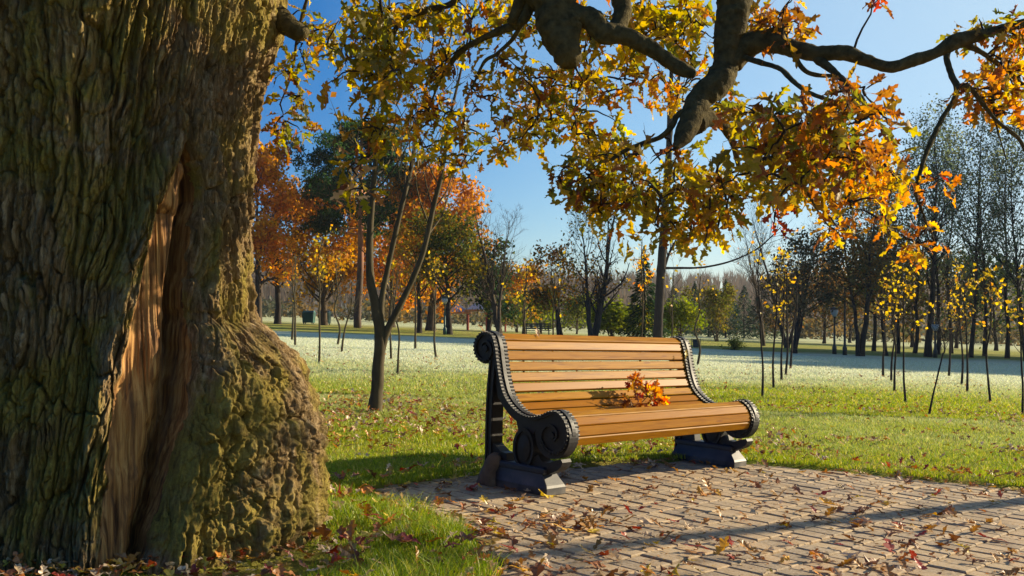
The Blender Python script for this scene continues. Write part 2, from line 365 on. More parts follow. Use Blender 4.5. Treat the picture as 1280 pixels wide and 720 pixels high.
def build_paving():
    rng = rng_(3); L, Wd, gap = .18, .116, .009
    mb = MB(); mb.add(np.array([(x, y, float(gz(x, y))-.045) for x, y in PAVE]), np.arange(len(PAVE))[::-1][None]); o = mb.build('paving_bed', M_SOIL)
    tag(o, 'dark soil bed under the paving bricks', 'ground', kind='structure')
    us = np.arange(-9, 9, Wd+gap); vs = np.arange(-3, 9, L+gap); mb = MB(); cen = []
    for k, v in enumerate(vs):
        off = (k % 2)*.5*(Wd+gap)+rng.normal()*.008
        for u in us: cen.append((u+off, v))
    cen = np.array(cen); XY = BO+cen[:,:1]*D2+cen[:,1:]*N2
    pd = pave_dist(XY[:,0], XY[:,1])
    keep = (pd > .02) & (XY[:,0] > -1.5) & (XY[:,0] < 8) & (XY[:,1] > -.5)
    XY = XY[keep]; n = len(XY)
    b = .008; hx, hy = Wd/2, L/2
    T = np.array([(-hx,-hy,-.03),(hx,-hy,-.03),(hx,hy,-.03),(-hx,hy,-.03),(-hx,-hy,-b*.6),(hx,-hy,-b*.6),(hx,hy,-b*.6),(-hx,hy,-b*.6),(-hx+b,-hy+b,0),(hx-b,-hy+b,0),(hx-b,hy-b,0),(-hx+b,hy-b,0)])
    Ft = [np.array([(0,1,5,4),(1,2,6,5),(2,3,7,6),(3,0,4,7),(4,5,9,8),(5,6,10,9),(6,7,11,10),(7,4,8,11),(8,9,10,11)])]
    t = rng.normal(size=(n,3))*np.array((.010,.010,.012)); yv = np.stack((-N2[0]+0*t[:,0], -N2[1]+0*t[:,0], -.041*-N2[0]+t[:,0]), 1)
    yv = nrm(yv+np.stack((t[:,2]*D2[0], t[:,2]*D2[1], 0*t[:,2]), 1)); up = nrm(np.stack((.041+t[:,1], t[:,0]*.3, np.ones(n)), 1))
    R = frames(yv, up)
    pos = np.stack((XY[:,0], XY[:,1], gz(XY[:,0], XY[:,1])+PTOP+rng.normal(size=n)*.0022), 1)
    pal = np.array([(.31,.21,.10),(.25,.17,.085),(.37,.26,.13),(.20,.14,.075),(.33,.215,.10)])
    col = pal[rng.integers(0, 5, n)]*(.9+.2*rng.random((n,1)))
    stamp(mb, T, Ft, R, pos, np.ones(n), col); o = mb.build('paving', M_BRICK); tag(o, 'worn brick paving in front of the bench', 'paving', kind='structure')
build_paving()

# ------------------------------------------------------------------ leaves
def leaf_template(seed, curl=.25, fold=.25, lobes=4):
    rng = rng_(seed); n = 4*lobes+3; ts = np.linspace(0, 1, n)
    env = np.sin(np.pi*np.clip(ts, 0, 1)**1.35)**.7*.27*(.4+.75*ts)+.012
    ph = np.pi*2*lobes*ts**1.1+rng.normal()*.3
    wl = env*(.66+.36*np.cos(ph+rng.normal(size=n)*.2))*(.9+.2*rng.random(n)); wr = env*(.66+.36*np.cos(ph+.5+rng.normal(size=n)*.2))*(.9+.2*rng.random(n))
    fwd = .035*np.cos(ph)
    zc = curl*(ts**2)*.5*rng.choice((-1, 1))+.04*np.sin(ts*7+rng.random()*6)
    mid = np.stack((0*ts+.03*np.sin(ts*3), ts, zc), 1)
    le = np.stack((-wl, ts+fwd, zc+fold*wl*(1+.6*rng.normal(size=n))), 1); ri = np.stack((wr, ts+fwd, zc+fold*wr*(1+.6*rng.normal(size=n))), 1)
    V = np.concatenate((le, mid, ri)); i = np.arange(n-1)
    Fq = np.concatenate((np.stack((i, i+n, i+n+1, i+1), 1), np.stack((i+n, i+2*n, i+2*n+1, i+n+1), 1)))
    k = len(V); st = np.array([(-.012,-.18,0.02),(.012,-.18,0.02),(.008,.02,0),(-.008,.02,0)]); V = np.concatenate((V, st))
    return V, [np.concatenate((Fq, [[k,k+1,k+2,k+3]]))]
OAKT = [leaf_template(s, .25+.2*s, .15+.12*s, 3+s % 2) for s in range(6)]
PAL = {'olive': [(.20,.19,.022),(.26,.225,.022),(.16,.165,.02),(.34,.27,.025),(.29,.18,.022)],
       'yellow': [(.58,.40,.03),(.50,.35,.03),(.40,.31,.03),(.56,.31,.03),(.30,.23,.025)],
       'orange': [(.52,.21,.022),(.42,.14,.02),(.55,.30,.03),(.30,.10,.02),(.46,.17,.03)],
       'brown': [(.22,.085,.022),(.28,.13,.03),(.17,.065,.02),(.33,.16,.03),(.24,.15,.025)],
       'red': [(.30,.03,.012),(.36,.06,.016),(.22,.022,.012)],
       'pale': [(.55,.40,.24),(.46,.32,.18),(.60,.46,.30)]}
def pick_cols(rng, mixd, n):
    ks = list(mixd); w = np.array([mixd[k] for k in ks], float); w /= w.sum(); out = np.empty((n,3))
    kk = rng.choice(len(ks), n, p=w)
    for i in range(n):
        p = PAL[ks[kk[i]]]; out[i] = p[rng.integers(len(p))]
    return out*(.8+.4*rng.random((n,1)))

# ------------------------------------------------------------------ the oak
AX = np.array((-1.85, 4.5)); E0 = np.array((.380, -.925)); E1 = np.array((.925, .380))
def interp(x, tab): t = np.array(tab); return np.interp(x, t[:,0], t[:,1])
def build_oak():
    root = thing('oak_tree', 'huge old oak with a split mossy trunk, swollen burl and yellowing boughs', 'tree', (AX[0], AX[1], float(gz(*AX))))
    rz = np.array((AX[0], AX[1], float(gz(*AX))))
    front = np.radians(np.linspace(-75, 108, 820)); back = np.radians(np.linspace(108, 285, 60))[1:-1]
    ph = np.concatenate((front, back)); zz = np.concatenate((np.linspace(-.25, 2.85, 740), np.linspace(2.87, 4.6, 60)))
    PH, Z = np.meshgrid(ph, zz); deg = np.degrees(PH); deg = np.where(deg > 180, deg-360, deg)
    le = interp(Z, [(-.25,-4),(.0,-2.5),(.4,-.3),(.78,3.4),(1.09,10.5),(1.41,17),(1.60,22),(1.78,29.5),(1.85,30.5),(1.95,29),(2.4,10)])
    re = interp(Z, [(-.25,8),(.0,9),(.2,12.5),(.4,18),(.63,24),(.95,28),(1.28,31.5),(1.42,33),(1.53,37),(1.62,36),(1.70,33.5),(1.78,31.7),(1.85,31.3),(1.95,32),(2.4,25)])
    wv = sstep(1.9, 1.6, Z); le = le+wv*(1.3*noise(Z*5, 0, 0, 21)+.7*noise(Z*17, 3, 0, 22)); re = re+wv*(1.2*noise(Z*6, 8, 0, 23)+.5*noise(Z*21, 4, 0, 24))
    cl, cr = int(np.argmin(np.abs(np.degrees(ph)-8))), int(np.argmin(np.abs(np.degrees(ph)-28))); gl, gr = np.degrees(ph[cl]), np.degrees(ph[cr])
    g0 = np.degrees(PH); wp = np.where(g0 <= gl, -75+(g0+75)*(le+75)/(gl+75), np.where(g0 <= gr, le+(g0-gl)*(re-le)/(gr-gl), np.where(g0 <= 108, re+(g0-gr)*(108-re)/(108-gr), g0)))
    PH = np.radians(wp); deg = np.where(wp > 180, wp-360, wp)
    r = interp(Z, [(-.25,.86),(0,.80),(.35,.735),(.8,.70),(1.1,.672),(1.45,.65),(1.8,.655),(2.1,.70),(2.4,.745),(2.6,.75),(3.0,.70),(4.6,.52)])
    r = r + .05*sstep(-10, -55, deg)*sstep(2.2, 0, Z)
    cx, cy = np.cos(PH), np.sin(PH)
    r = r + .035*fbm(cx*1.6, cy*1.6, Z*.8, 4, 3)
    # buttress columns either side of the split
    mid = .5*(le+re); half = np.maximum(.5*(re-le), .05)
    dd = np.minimum(deg-le, re-deg)                       # degrees inside scar
    ins = sstep(-.4, 1.0, dd)*(Z < 1.84)
    lip = np.exp(-((deg-le+3.5)/4.0)**2)*sstep(2.05, 1.5, Z)*.07 + np.exp(-((deg-re-6)/5.0)**2)*sstep(2.1, 1.6, Z)*.075
    r = r + lip
    # burl
    b = np.exp(-(np.abs((deg-66)/40))**2.6)*np.exp(-(np.abs((Z-.40)/.43))**3.0)
    b = np.exp(-(np.abs((deg-66)/40))**2.8)*np.where(Z > .42, np.clip(1-(np.abs(Z-.42)/.60)**2.6, 0, 1)**.8, np.clip(1-(np.abs(Z-.42)/.55)**2.6, 0, 1)**.8)
    r = r + .255*b
    burl = np.clip(b*1.8, 0, 1)
    # right hand shoulder and stub base
    r = r + .05*np.exp(-((deg-82)/22)**2)*np.exp(-((Z-2.45)/.25)**2)
    # bark: long vertical plates with deep fissures
    s = PH*.72; wx = .05*fbm(s*3, Z*2.2, 0, 40, 3); lean = -.16*sstep(60, 0, deg)*(Z-1.0)*sstep(-30, 10, deg)
    ss = s+wx+lean; w2 = .35*fbm(ss*9, Z*5, 2.2, 43, 4, .6)
    f1, e1, c1 = worley(ss*16+w2*1.3, Z*2.7+w2*1.6+.9*noise(ss*4, Z*2, 0, 44), 3); f2, e2, c2 = worley(ss*38+w2*2, Z*8.5+w2*3, 9)
    fur = sstep(.0, .12, np.abs(fbm(ss*9.5, Z*1.1, 1.3, 41, 4, .6)))
    q3 = fbm(s*75, Z*28, 2, 49, 4, .65); fib = np.abs(fbm(ss*55, Z*7, 4, 50, 3, .6))
    bark = -.036*(1-fur) - .034*(1-sstep(.0, .13, e1)) + .028*(c1-.5)*sstep(.03, .14, e1) - .012*(1-sstep(0, .14, e2)) + .010*(c2-.5)*sstep(.02, .12, e2) + .013*q3 - .012*(1-np.abs(fbm(ss*48, Z*9, 9, 58, 3, .65)))**6 + .010*fib
    g1, h1, k1 = worley(s*14+2.5*w2, Z*6.5+3*w2, 21); g2, h2, k2 = worley(s*38+3*w2, Z*17+4*w2, 23)
    lump = .055*np.abs(fbm(cx*6, cy*6, Z*6, 60, 4)) + .024*(k1-.5)*sstep(0, .2, h1) - .030*(1-sstep(0, .14, h1)) - .012*(1-sstep(0, .15, h2)) + .012*(k2-.5)*sstep(.02, .12, h2) + .022*fbm(cx*30, cy*30, Z*30, 68, 4, .6) + .012*fib
    bark = bark*(1-.8*burl)+(lump-.01)*burl
    # scar: sunk wood, deeper at its right edge, with long splits
    wood = -.035 - .22*sstep(.45, 1, (deg-le)/np.maximum(re-le, 1)) - .06*np.exp(-((Z-1.62)/.16)**2)*sstep(.3, .9, (deg-le)/np.maximum(re-le, 1))
    wood = wood + .014*fbm(s*45, Z*1.5, 3, 71, 4, .6) + .012*sstep(-.2,.2,noise(s*22, Z*1.2, 6, 73)) - .012*sstep(.12, 0, np.abs(fbm(s*16, Z*1.0, 5, 74, 2))) + .012*noise(s*10, Z*6, 1, 77)
    wood = np.where((Z > 1.46), wood+.03*noise(s*14, Z*14, 2, 79), wood)
    r = r + bark*(1-ins) + wood*ins
    r = r + .20*sstep(.12, -.25, Z)*(1+.5*np.sin(PH*5+1))*(1-sstep(20, 40, deg)*sstep(120, 100, deg))
    Xw = AX[0]+r*(cx*E0[0]+cy*E1[0]); Yw = AX[1]+r*(cx*E0[1]+cy*E1[1])
    V = np.stack((Xw, Yw, Z), -1).reshape(-1,3)-rz
    ny, nx = Z.shape; i = np.arange(ny-1)[:,None]*nx; j = np.arange(nx)[None]; jn = (j+1) % nx
    Fq = np.stack((i+j, i+jn, i+nx+jn, i+nx+j), -1)
    cols_ = np.arange(nx)[None]; wm = ((cols_ >= cl) & (cols_ < cr) & (Z[:-1] < 1.83)).ravel(); Fq = Fq.reshape(-1,4)
    def sub(fq, name, m):
        u, inv = np.unique(fq, return_inverse=True); mb = MB(); mb.add(V[u], inv.reshape(-1,4)); return mb.build(name, m, root, smooth=True, attr=False)
    sub(Fq[~wm], 'trunk', M_BARK); h = sub(Fq[wm], 'heartwood', M_HEART); h['label'] = 'bare reddish wood showing in the split of the trunk'
    return root, rz
OAK, OAKZ = build_oak()

def bough(pxpts, name='bough', sides=26, k=12, lump=1.0, mt=None, world=None, parent=None, seed=0):
    """pxpts rows: px, py, depth, width in photo pixels (or world rows x,y,z,r)"""
    if world is None: rows = [(*P(a, b, Z), w*.45/F*Z) for a, b, Z, w in pxpts]
    else: rows = world
    sp = smooth_path(rows, k); pts, rad = sp[:,:3], np.maximum(sp[:,3], .002)
    V, Fq = tubes(pts[None], rad[None], sides); m = len(pts)
    c = np.repeat(pts, sides, 0); rr = np.repeat(rad, sides)
    nd = fbm(V[:,0]*14+seed, V[:,1]*14, V[:,2]*14, 80+seed, 3)*.34+np.abs(noise(V[:,0]*38, V[:,1]*38, V[:,2]*38, 90))*.20+noise(V[:,0]*5, V[:,1]*5, V[:,2]*5, 95)*.14
    V = c+(V-c)*(1+lump*nd)[:,None]
    mb = MB(); base = OAKZ if parent is None else np.array(parent.location)
    mb.add(V-base, [Fq, np.arange(sides)[::-1][None], ((m-1)*sides+np.arange(sides))[None]])
    o = mb.build(name, mt or M_BOUGH, OAK if parent is None else parent, smooth=True, attr=False)
    return pts, rad
SK = []                                                # skeleton nodes of the oak's boughs (world)
def bg_(rows, **k): p, r = bough(rows, **k); SK.append(p); return p
# main limb above the frame, then what hangs into view
bg_(None, world=[(-1.75,4.5,2.6,.40),(-1.2,4.35,3.0,.30),(-.5,4.2,3.15,.22),(.1,4.08,2.95,.17),(.75,3.95,2.85,.16),(1.5,4.1,3.0,.10),(2.4,4.5,3.3,.06),(3.4,5.0,3.7,.03)], sides=28, name='limb')
bg_(None, world=[(-1.9,4.6,4.2,.42),(-1.3,4.8,4.9,.28),(-.3,5.1,5.4,.18),(1.0,5.6,5.7,.12),(2.4,6.2,5.6,.06)], sides=20, name='limb')
bg_(None, world=[(-1.9,4.4,4.3,.42),(-2.4,4.3,5.2,.28),(-3.2,4.6,5.9,.18),(-4.0,5.2,6.4,.1)], sides=20, name='limb')
bg_([(672,-190,4.05,78),(680,-60,4.05,70),(692,0,4.05,60),(700,35,4.02,54),(708,62,4.0,42),(716,78,4.0,26),(719,84,4.0,8)], lump=1.1)
bg_([(700,16,4.03,34),(735,22,4.02,30),(757,42,4.0,30),(785,46,4.0,24),(812,60,4.0,21),(840,78,4.0,20),(862,90,3.98,16),(869,95,3.98,8)])
bg_([(790,-90,4.1,28),(775,-20,4.08,25),(778,15,4.05,24),(768,45,4.02,24)])
bg_([(905,-200,3.95,70),(915,-70,3.95,56),(919,0,3.95,44),(917,20,3.95,40),(908,60,3.95,32),(906,85,3.95,34),(895,105,3.93,38),(875,125,3.9,34),(862,150,3.85,30),(853,172,3.8,24),(845,185,3.76,6)], lump=.9)
bg_([(915,80,3.95,26),(930,62,3.95,30),(955,50,3.9,28),(985,58,3.85,22),(1020,66,3.8,20),(1055,66,3.75,19),(1085,76,3.72,18),(1112,84,3.7,18),(1140,76,3.7,17),(1170,66,3.7,16),(1195,52,3.7,19),(1225,44,3.7,15),(1260,34,3.7,13),(1330,20,3.7,12),(1400,30,3.75,9)], sides=16)
bg_([(955,52,3.9,14),(963,40,3.88,10),(975,38,3.86,9),(984,52,3.84,8),(994,72,3.82,7),(1006,88,3.8,6),(1022,94,3.8,5),(1046,95,3.8,4)], sides=10)
bg_([(1020,72,3.8,11),(1045,92,3.7,9),(1062,108,3.6,9),(1078,125,3.5,7),(1090,150,3.4,4)], sides=10)
bg_([(925,70,3.95,8),(950,78,3.8,7),(975,86,3.6,7),(992,102,3.4,7),(1012,116,3.3,6),(1045,128,3.2,5),(1080,140,3.1,3)], sides=10)
bg_([(868,155,3.88,30),(885,148,4.0,24),(900,152,4.1,18),(915,175,4.15,10),(925,215,4.2,6)], sides=12)
bg_([(862,140,3.85,14),(848,143,3.85,9),(840,158,3.85,8),(825,172,3.86,7),(800,180,3.9,6),(775,192,3.95,5),(755,208,4.0,4),(738,222,4.0,3)], sides=10)
bg_([(640,30,4.1,14),(672,-60,4.08,22)], sides=10); bg_([(672,-20,4.08,24),(662,8,4.1,18),(652,28,4.1,14),(630,36,4.2,11),(600,50,4.3,8),(575,65,4.4,7),(560,85,4.5,6),(548,105,4.6,4),(535,140,4.6,3)], sides=10)
bg_([(652,30,4.1,8),(640,50,4.2,6),(620,68,4.3,5),(605,78,4.35,4),(590,110,4.4,3)], sides=8)
bg_([(640,-130,4.3,16),(600,-50,4.4,12),(570,0,4.5,9),(535,12,4.5,8),(505,24,4.5,7),(490,45,4.5,6),(480,70,4.5,5),(474,100,4.5,4),(470,120,4.5,3),(455,150,4.5,3)], sides=8)
bg_([(640,-180,4.4,14),(560,-90,4.6,10),(460,-50,4.8,8),(400,-30,4.9,6),(375,30,4.9,4),(365,90,4.9,3),(350,130,4.9,2)], sides=8)
bg_([(1192,55,3.7,8),(1183,70,3.7,9),(1190,95,3.65,8),(1196,108,3.62,8),(1192,125,3.6,6),(1178,148,3.58,6),(1165,175,3.55,6),(1155,200,3.52,5),(1148,225,3.5,5),(1145,245,3.5,4),(1152,262,3.5,3),(1160,285,3.5,2)], sides=8)
bg_([(1196,108,3.62,6),(1210,108,3.62,6),(1225,125,3.62,6),(1245,150,3.62,5),(1272,172,3.62,5),(1282,190,3.62,4)], sides=8)
bg_([(1205,54,3.7,9),(1228,66,3.72,7),(1250,82,3.75,6),(1275,103,3.78,6),(1300,125,3.8,4)], sides=8)
bg_([(1250,82,3.75,5),(1242,110,3.75,4),(1244,150,3.75,3),(1258,200,3.75,2)], sides=6)
bg_([(960,195,3.4,6),(985,215,3.4,5),(1005,235,3.4,4),(1025,268,3.4,3),(1038,285,3.4,2)], sides=6)
bg_([(1010,180,3.3,5),(1025,215,3.3,4),(1027,240,3.3,3),(1034,270,3.32,2)], sides=6)
# short sawn limb on the right shoulder of the trunk
bg_([(318,28,4.62,60),(338,22,4.60,46),(352,26,4.58,34),(366,36,4.56,28),(378,44,4.55,24),(382,48,4.55,10)], name='limb_stub', lump=.7)

def oak_foliage():
    rng = rng_(11); dim = lambda m: {k: v*(.5 if k == 'orange' else 1.3 if k == 'olive' else 1) for k, v in m.items()}
    #        cx,  cy,  rx, ry, depth, dz,  n,  palette, leaf size
    R = [(368,115,34,70,4.85,.15,16,{'olive':6,'brown':3},.095),(345,160,22,25,4.9,.1,5,{'olive':4,'brown':5},.09),(385,30,40,30,4.8,.2,10,{'olive':5,'yellow':2},.09),
         (440,70,42,60,4.5,.2,17,{'olive':7,'yellow':2,'brown':1},.105),(478,55,30,55,4.3,.2,22,{'olive':7,'yellow':3},.12),(462,150,30,50,4.5,.2,14,{'olive':6,'yellow':3,'brown':2},.10),(440,222,20,22,4.45,.1,6,{'olive':3,'yellow':3,'pale':2,'brown':2},.10),
         (520,25,60,35,4.5,.25,16,{'olive':5,'yellow':4},.10),(530,120,40,70,4.6,.25,19,{'olive':4,'brown':4,'yellow':3},.09),(565,180,45,45,4.7,.25,18,{'olive':3,'yellow':4,'brown':3},.09),(560,55,60,45,4.6,.3,14,{'brown':3,'olive':3,'yellow':3},.09),
         (625,30,50,35,4.5,.3,15,{'brown':3,'olive':4,'yellow':3,'orange':1},.095),(630,110,50,55,4.5,.3,18,{'yellow':4,'brown':3,'olive':3},.09),(700,115,60,55,4.7,.3,34,{'yellow':4,'orange':2,'olive':3,'brown':2},.09),(655,170,45,35,4.6,.25,18,{'olive':4,'yellow':3,'brown':2},.09),(745,165,40,35,4.5,.25,20,{'yellow':4,'olive':3,'orange':2},.09),
         (735,28,50,32,4.7,.25,22,{'orange':3,'yellow':4,'olive':2},.10),(815,22,45,30,4.6,.25,22,{'yellow':6,'olive':4,'orange':1},.13),(862,32,40,35,4.6,.25,18,{'yellow':4,'olive':4,'orange':2},.11),(760,90,50,30,4.5,.3,20,{'orange':3,'yellow':4,'brown':2},.085),(850,105,40,25,4.6,.3,12,{'orange':3,'yellow':3},.085),
         (725,222,34,24,4.05,.15,20,{'olive':6,'brown':2,'yellow':2},.085),(772,215,42,30,4.0,.2,20,{'olive':5,'yellow':3,'brown':2},.085),(760,262,30,30,4.1,.15,14,{'yellow':4,'olive':3,'orange':2},.085),(800,250,22,22,4.0,.15,10,{'olive':5,'brown':3},.085),
         (850,215,40,35,3.9,.25,20,{'olive':5,'yellow':3,'brown':2},.085),(838,265,28,25,3.9,.2,14,{'olive':5,'brown':2,'yellow':2},.085),(885,262,48,34,3.9,.25,26,{'olive':4,'yellow':4,'brown':3,'orange':1},.085),(875,292,24,14,3.9,.1,8,{'olive':3,'yellow':5},.08),
         (945,165,45,36,3.6,.2,20,{'olive':5,'yellow':3,'brown':3,'orange':2},.10),(995,165,55,38,3.3,.25,22,{'brown':4,'olive':6,'orange':2,'yellow':1},.088),(1060,148,50,42,3.0,.2,24,{'brown':6,'orange':2,'olive':4},.08),(1010,205,70,35,3.3,.3,24,{'brown':5,'olive':5,'orange':1},.085),(1070,190,45,30,3.1,.2,20,{'brown':5,'orange':2,'olive':2},.078),(940,225,60,35,3.7,.3,23,{'olive':4,'yellow':4,'brown':2},.085),(1040,230,60,22,3.8,.2,20,{'orange':3,'yellow':4},.075),(1105,215,30,40,3.8,.2,20,{'yellow':6,'orange':3},.08),
         (955,30,40,34,4.5,.2,14,{'orange':4,'yellow':4,'brown':2},.09),(985,25,24,26,3.8,.15,10,{'orange':5,'brown':3},.085),(905,130,30,25,4.4,.2,10,{'orange':3,'yellow':3},.08),
         (1260,60,32,40,3.75,.2,24,{'brown':4,'orange':3,'olive':2,'yellow':2},.075),(1235,115,34,24,3.75,.2,20,{'orange':3,'brown':3,'yellow':3},.075),(1270,120,24,30,3.75,.2,14,{'yellow':4,'orange':3},.075),(1215,35,16,14,3.75,.1,5,{'olive':4,'orange':2},.07),
         (1045,295,12,11,3.4,.06,5,{'orange':5,'yellow':2},.06),(1110,283,14,20,3.6,.06,5,{'yellow':3,'orange':4},.055),(1156,306,16,20,3.5,.06,8,{'yellow':3,'orange':5},.06),(1153,242,7,12,3.5,.04,2,{'orange':5},.055),(1177,223,8,6,3.5,.04,2,{'orange':3,'red':1},.06),(970,272,7,7,3.3,.02,2,{'red':5},.05),(1094,-3,12,5,3.7,.03,2,{'red':3,'orange':3},.065),(1060,262,14,14,3.6,.08,4,{'orange':3,'yellow':3},.06)]
    pts, pal, siz = [], [], []
    for cx, cy, rx, ry, d, dz, n, m, s in R:
        for _ in range(int(n*1.0)):
            a = rng.random()*2*math.pi; q = rng.random()**.6
            Z = d+rng.normal()*dz*.6
            pts.append(P(cx+rx*q*math.cos(a), cy+ry*q*math.sin(a), Z)); pal.append(dim(m) if cx < 1040 else m); siz.append(s)
    # the part of the crown that hangs above the picture
    for _ in range(230):
        x, y = rng.uniform(-3.5, 4.2), rng.uniform(3.4, 7.0); z = CH+.3215*y+.35+abs(rng.normal())*1.1
        if noise(x*.9, y*.9, z*.9, 5) < -.12: continue
        pts.append(np.array((x, y, z))); pal.append({'olive':4,'yellow':4,'brown':2}); siz.append(.105)
    for _ in range(52):                                  # unseen sprays added beyond the right edge to dapple the foot of the trunk
        pts.append(np.array((3.95, 5.85, 2.45))+rng.normal(size=3)*np.array((.35,.30,.42))); pal.append({'olive':4,'yellow':3,'orange':2}); siz.append(.10)
    pts = np.array(pts)
    seed = np.concatenate(SK)
    # join every rosette to its nearest earlier node, nearest first
    d0 = np.full(len(pts), 1e9); near = np.zeros(len(pts), int); nodes = list(seed)
    for i in range(0, len(pts), 200):
        dd = np.linalg.norm(pts[i:i+200,None]-seed[None], axis=2); d0[i:i+200] = dd.min(1); near[i:i+200] = dd.argmin(1)
    done = np.zeros(len(pts), bool); segs = []
    for _ in range(len(pts)):
        i = int(np.argmin(np.where(done, 1e9, d0))); done[i] = True
        a = nodes[near[i]]; segs.append((a, pts[i])); mid = a*.35+pts[i]*.65
        for q in (mid, pts[i]):
            k = len(nodes); nodes.append(q); dn = np.linalg.norm(pts-q, axis=1)+.03; up = (dn < d0) & ~done
            d0[up] = dn[up]; near[up] = k
    A = np.array([s[0] for s in segs]); B = np.array([s[1] for s in segs]); L = np.linalg.norm(B-A, axis=1)
    m = 6; t = np.linspace(0, 1, m)[None,:,None]
    T = A[:,None]*(1-t)+B[:,None]*t + rng.normal(size=(len(A),m,3))*.035*L[:,None,None]*np.sin(np.pi*t)
    T[:,:,2] += (.10*L)[:,None]*np.sin(np.pi*t[:,:,0])
    rad = (.0052-.0032*t[:,:,0])*np.ones((len(A),1))+np.clip(L-.2, 0, 1)[:,None]*.004*(1-t[:,:,0])
    V, Fq = tubes(T, rad, 5); mb = MB(); mb.add(V-OAKZ, Fq); mb.build('twigs', M_DARKB, OAK, smooth=True, attr=False)
    mb = MB(); pos, dirs, cols, sz = [], [], [], []
    for i, p in enumerate(pts):
        n = int(rng.integers(4, 8)); base = nrm(T[i,-1]-T[i,-3]); 
        dv = nrm(base*.35+rng.normal(size=(n,3))*.75+np.array((0,0,-.38)))
        pos.append(p+base*rng.uniform(-.06, .01, (n,1))+dv*.02); dirs.append(dv); cols.append(.9*pick_cols(rng, pal[i], n)); sz.append(siz[i]*rng.uniform(.7, 1.25, n))
    pos = np.concatenate(pos); dirs = np.concatenate(dirs); cols = np.concatenate(cols); sz = np.concatenate(sz)
    R_ = frames(dirs, nrm(rng.normal(size=dirs.shape)+np.array((0,-.3,.6)))); w = rng.integers(0, len(OAKT), len(pos))
    for k, (T_, Ft) in enumerate(OAKT):
        s = w == k; stamp(mb, T_, Ft, R_[s], pos[s]-OAKZ, sz[s]*.86, cols[s])
    mb.build('foliage', M_LEAF, OAK)
oak_foliage()

